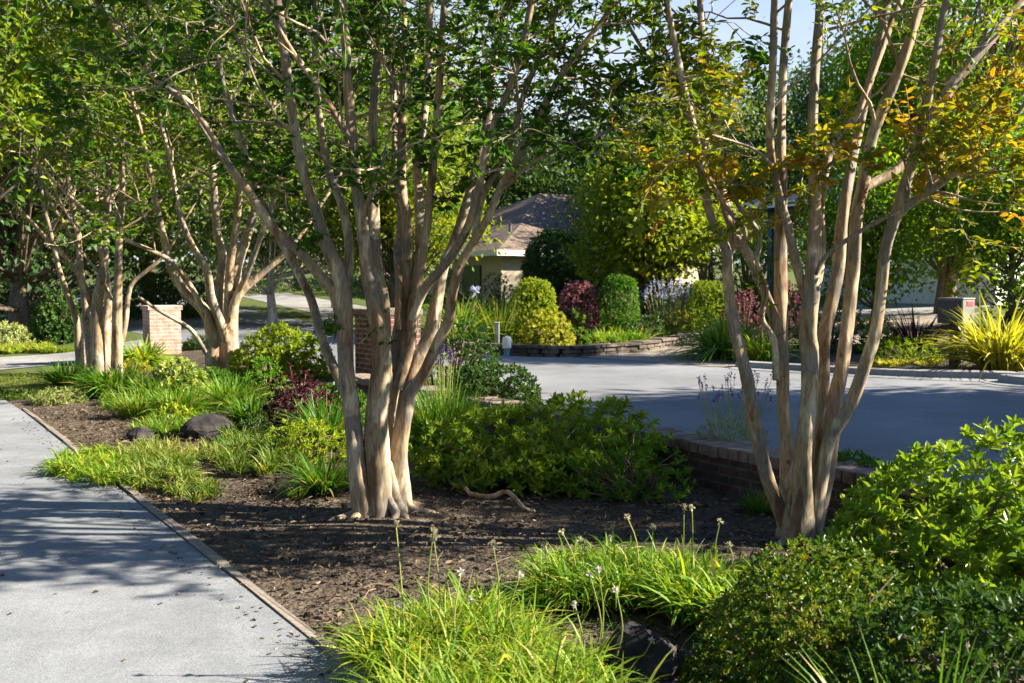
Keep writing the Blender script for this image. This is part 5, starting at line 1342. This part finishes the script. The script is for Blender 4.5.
def make_far_trees():
    bg_tree('maple_tree', 648, 23.2, 4.5, 1.5, 1.0, 'rounded maple with yellowing top across the street, above the clipped shrubs', 'tree_lime', n=120, leaf=.11, per=85, cl=.36, trunk=.14)
    bg_tree('sweetgum_tree', 945, 26.8, 10.5, 3.7, 1.0, 'bright green broad tree behind the mailbox with reddish trunk', 'tree_bright', bark='bark_red', n=200, leaf=.13, per=85, cl=.5, trunk=.25)
    bg_tree('sweetgum_tree', 1060, 37, 13.5, 4.6, 2, 'large bright green tree at the right frame border behind the broad tree', 'tree_bright', n=180, leaf=.14, per=85, cl=.55, trunk=.28)
    bg_tree('leafy_tree', 874, 23.6, 4.4, 1.25, .5, 'bright leafy small tree between the right tree and the broad tree', 'tree_bright', n=70, leaf=.1, per=75, cl=.32, trunk=.1)
    bg_tree('leafy_tree', 1010, 22.5, 4.2, 1.5, .7, 'bright leafy small tree behind the golden flax', 'tree_bright', n=80, leaf=.1, per=75, cl=.34, trunk=.1)
    bg_tree('leafy_tree', 0, 12.0, 7.4, 2.1, 2.5, 'sunlit leafy tree overhanging the upper left frame corner', 'tree_lime', X=-7.6, n=110, leaf=.075, per=90, cl=.36, trunk=.16)
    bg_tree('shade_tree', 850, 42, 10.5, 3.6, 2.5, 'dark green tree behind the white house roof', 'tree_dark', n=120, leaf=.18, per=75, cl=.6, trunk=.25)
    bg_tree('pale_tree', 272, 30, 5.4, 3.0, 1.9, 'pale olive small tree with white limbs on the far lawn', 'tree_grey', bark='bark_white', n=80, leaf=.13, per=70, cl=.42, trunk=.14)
    bg_tree('pale_tree', 335, 38, 6.0, 2.5, 2.0, 'light green small tree with pale stem near the far hedge', 'tree_lime', bark='bark_white', n=80, leaf=.14, per=70, cl=.42, trunk=.12)
    bg_tree('yellow_tree', 395, 30, 7.2, 2.5, 1.6, 'bright yellow-green tree seen between the middle tree stems', 'tree_lime', n=120, leaf=.13, per=75, cl=.42, trunk=.16)
    bg_tree('shade_tree', 412, 34, 8.4, 1.9, 1.5, 'grey-green tall tree left of the beige house', 'tree_grey', n=130, leaf=.14, per=75, cl=.5, trunk=.2)
    bg_tree('shade_tree', 20, 29, 8.8, 4.2, 2.2, 'dark trunked spreading tree beyond the side driveway', 'tree_dark', n=150, leaf=.16, per=80, cl=.6, trunk=.3)
    bg_tree('leafy_tree', 150, 36, 10.5, 4.4, 2.2, 'sunlit leafy tree far behind the sunlit brick pillar', 'tree_lime', n=160, leaf=.17, per=80, cl=.6, trunk=.25)
    bg_tree('leafy_tree', -70, 38, 12.5, 5.5, 2.0, 'tall sunlit green tree at the far left frame border', 'tree_bright', n=180, leaf=.18, per=80, cl=.7, trunk=.3)
    bg_tree('leafy_tree', 300, 52, 11.5, 5.0, 2.5, 'hazy tall green tree behind the far hedge', 'tree_green', n=150, leaf=.22, per=75, cl=.7, trunk=.3)
    bg_tree('leafy_tree', 80, 55, 14, 5.5, 2.0, 'dark tall tree deep behind the left trees', 'tree_dark', n=150, leaf=.22, per=75, cl=.8, trunk=.3)
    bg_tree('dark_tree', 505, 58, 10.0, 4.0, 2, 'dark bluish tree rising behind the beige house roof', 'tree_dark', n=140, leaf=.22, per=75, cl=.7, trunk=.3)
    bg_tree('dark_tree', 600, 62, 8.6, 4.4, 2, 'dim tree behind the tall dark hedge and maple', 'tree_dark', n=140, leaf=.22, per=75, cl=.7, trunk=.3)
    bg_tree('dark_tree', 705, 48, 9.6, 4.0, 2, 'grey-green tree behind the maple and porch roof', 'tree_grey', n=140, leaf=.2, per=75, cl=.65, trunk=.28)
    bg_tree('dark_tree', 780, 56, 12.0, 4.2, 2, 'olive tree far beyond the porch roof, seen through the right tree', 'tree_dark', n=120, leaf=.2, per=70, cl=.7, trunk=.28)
    conifer(425, 60, 17, 3.4, 'tall dark conifer far behind the middle tree')
    conifer(548, 85, 14, 3.0, 'distant conifer above the beige house roof')
    # far wooded ridge as one mass
    g = Geo()
    for k in range(420):
        a = rng.uniform(-1.05, 1.05); d = rng.uniform(85, 140)
        x, y = d * math.sin(a), d * math.cos(a)
        h = rng.uniform(5, 10) * (1.15 if x < 0 else .85); z = zf(x, y)
        m = 85
        q = np.array([x, y, z + h * .42]) + rng.normal(0, 1, (m, 3)) * [2.2, 2.2, h * .3]
        L = rng.uniform(.5, 1.1, m)
        g.leaves(q, rng.normal(0, 1, (m, 3)), UP + rng.normal(0, .6, (m, 3)), L, L * .7, np.clip(rng.normal(rng.uniform(.3, .7), .12, m), 0, 1), True)
    tag(g.build('wooded_ridge', M['tree_dark']), kind='stuff')
    # street trees standing outside the frame whose shade falls into it
    k = dict(group='street trees outside the frame', trunk=.25)
    bg_tree('street_tree', 0, 9.1, 8.0, 1.9, 1.4, 'broad street tree outside the frame whose shade covers the near street', 'tree_green', X=12.5, n=170, leaf=.16, per=80, cl=.5, **k)
    bg_tree('street_tree', 0, 10.3, 8.0, 1.4, 1.4, 'second street tree outside the frame, farther along the kerb, shading the street centre', 'tree_green', X=13.5, n=150, leaf=.16, per=80, cl=.45, **k)
    bg_tree('street_tree', 0, 17.3, 9.5, .9, 2.0, 'narrow street tree outside the frame shading a thin strip by the stone wall', 'tree_green', X=14, n=90, leaf=.14, per=80, cl=.35, **k)
    bg_tree('street_tree', 0, 6.9, 5.4, 1.3, 2.0, 'slim street tree outside the frame whose shade dapples the bare soil', 'tree_green', X=9.5, n=70, leaf=.13, per=75, cl=.36, dens=1.0, **k)
    bg_tree('sky_block_tree', 0, 1.5, 10, 3.4, 2.5, 'spreading tree added outside the frame to block sky, on the far side of the path', 'tree_dark', X=-8.5, n=110, leaf=.22, per=60, cl=.7, **k)  # this and the next two: unseen trees added to cut skylight and deepen shadows
    bg_tree('sky_block_tree', 0, -7, 11, 3.8, 2.5, 'spreading tree added outside the frame to block sky, behind the viewer', 'tree_dark', X=-2.5, n=110, leaf=.22, per=60, cl=.7, **k)
    bg_tree('sky_block_tree', 0, -8.5, 11, 3.8, 2.5, 'spreading tree added outside the frame to block sky, behind the viewer, nearer the street', 'tree_dark', X=5.5, n=110, leaf=.22, per=60, cl=.7, **k)


make_world(); make_camera(); make_ground(); make_stuff(); make_edging(); make_walls(); make_houses(); make_small_things()
make_myrtles(); make_bed_plants(); make_far_plants(); make_far_trees()
for o in bpy.data.objects:
    if '_o' in o.keys(): del o['_o']
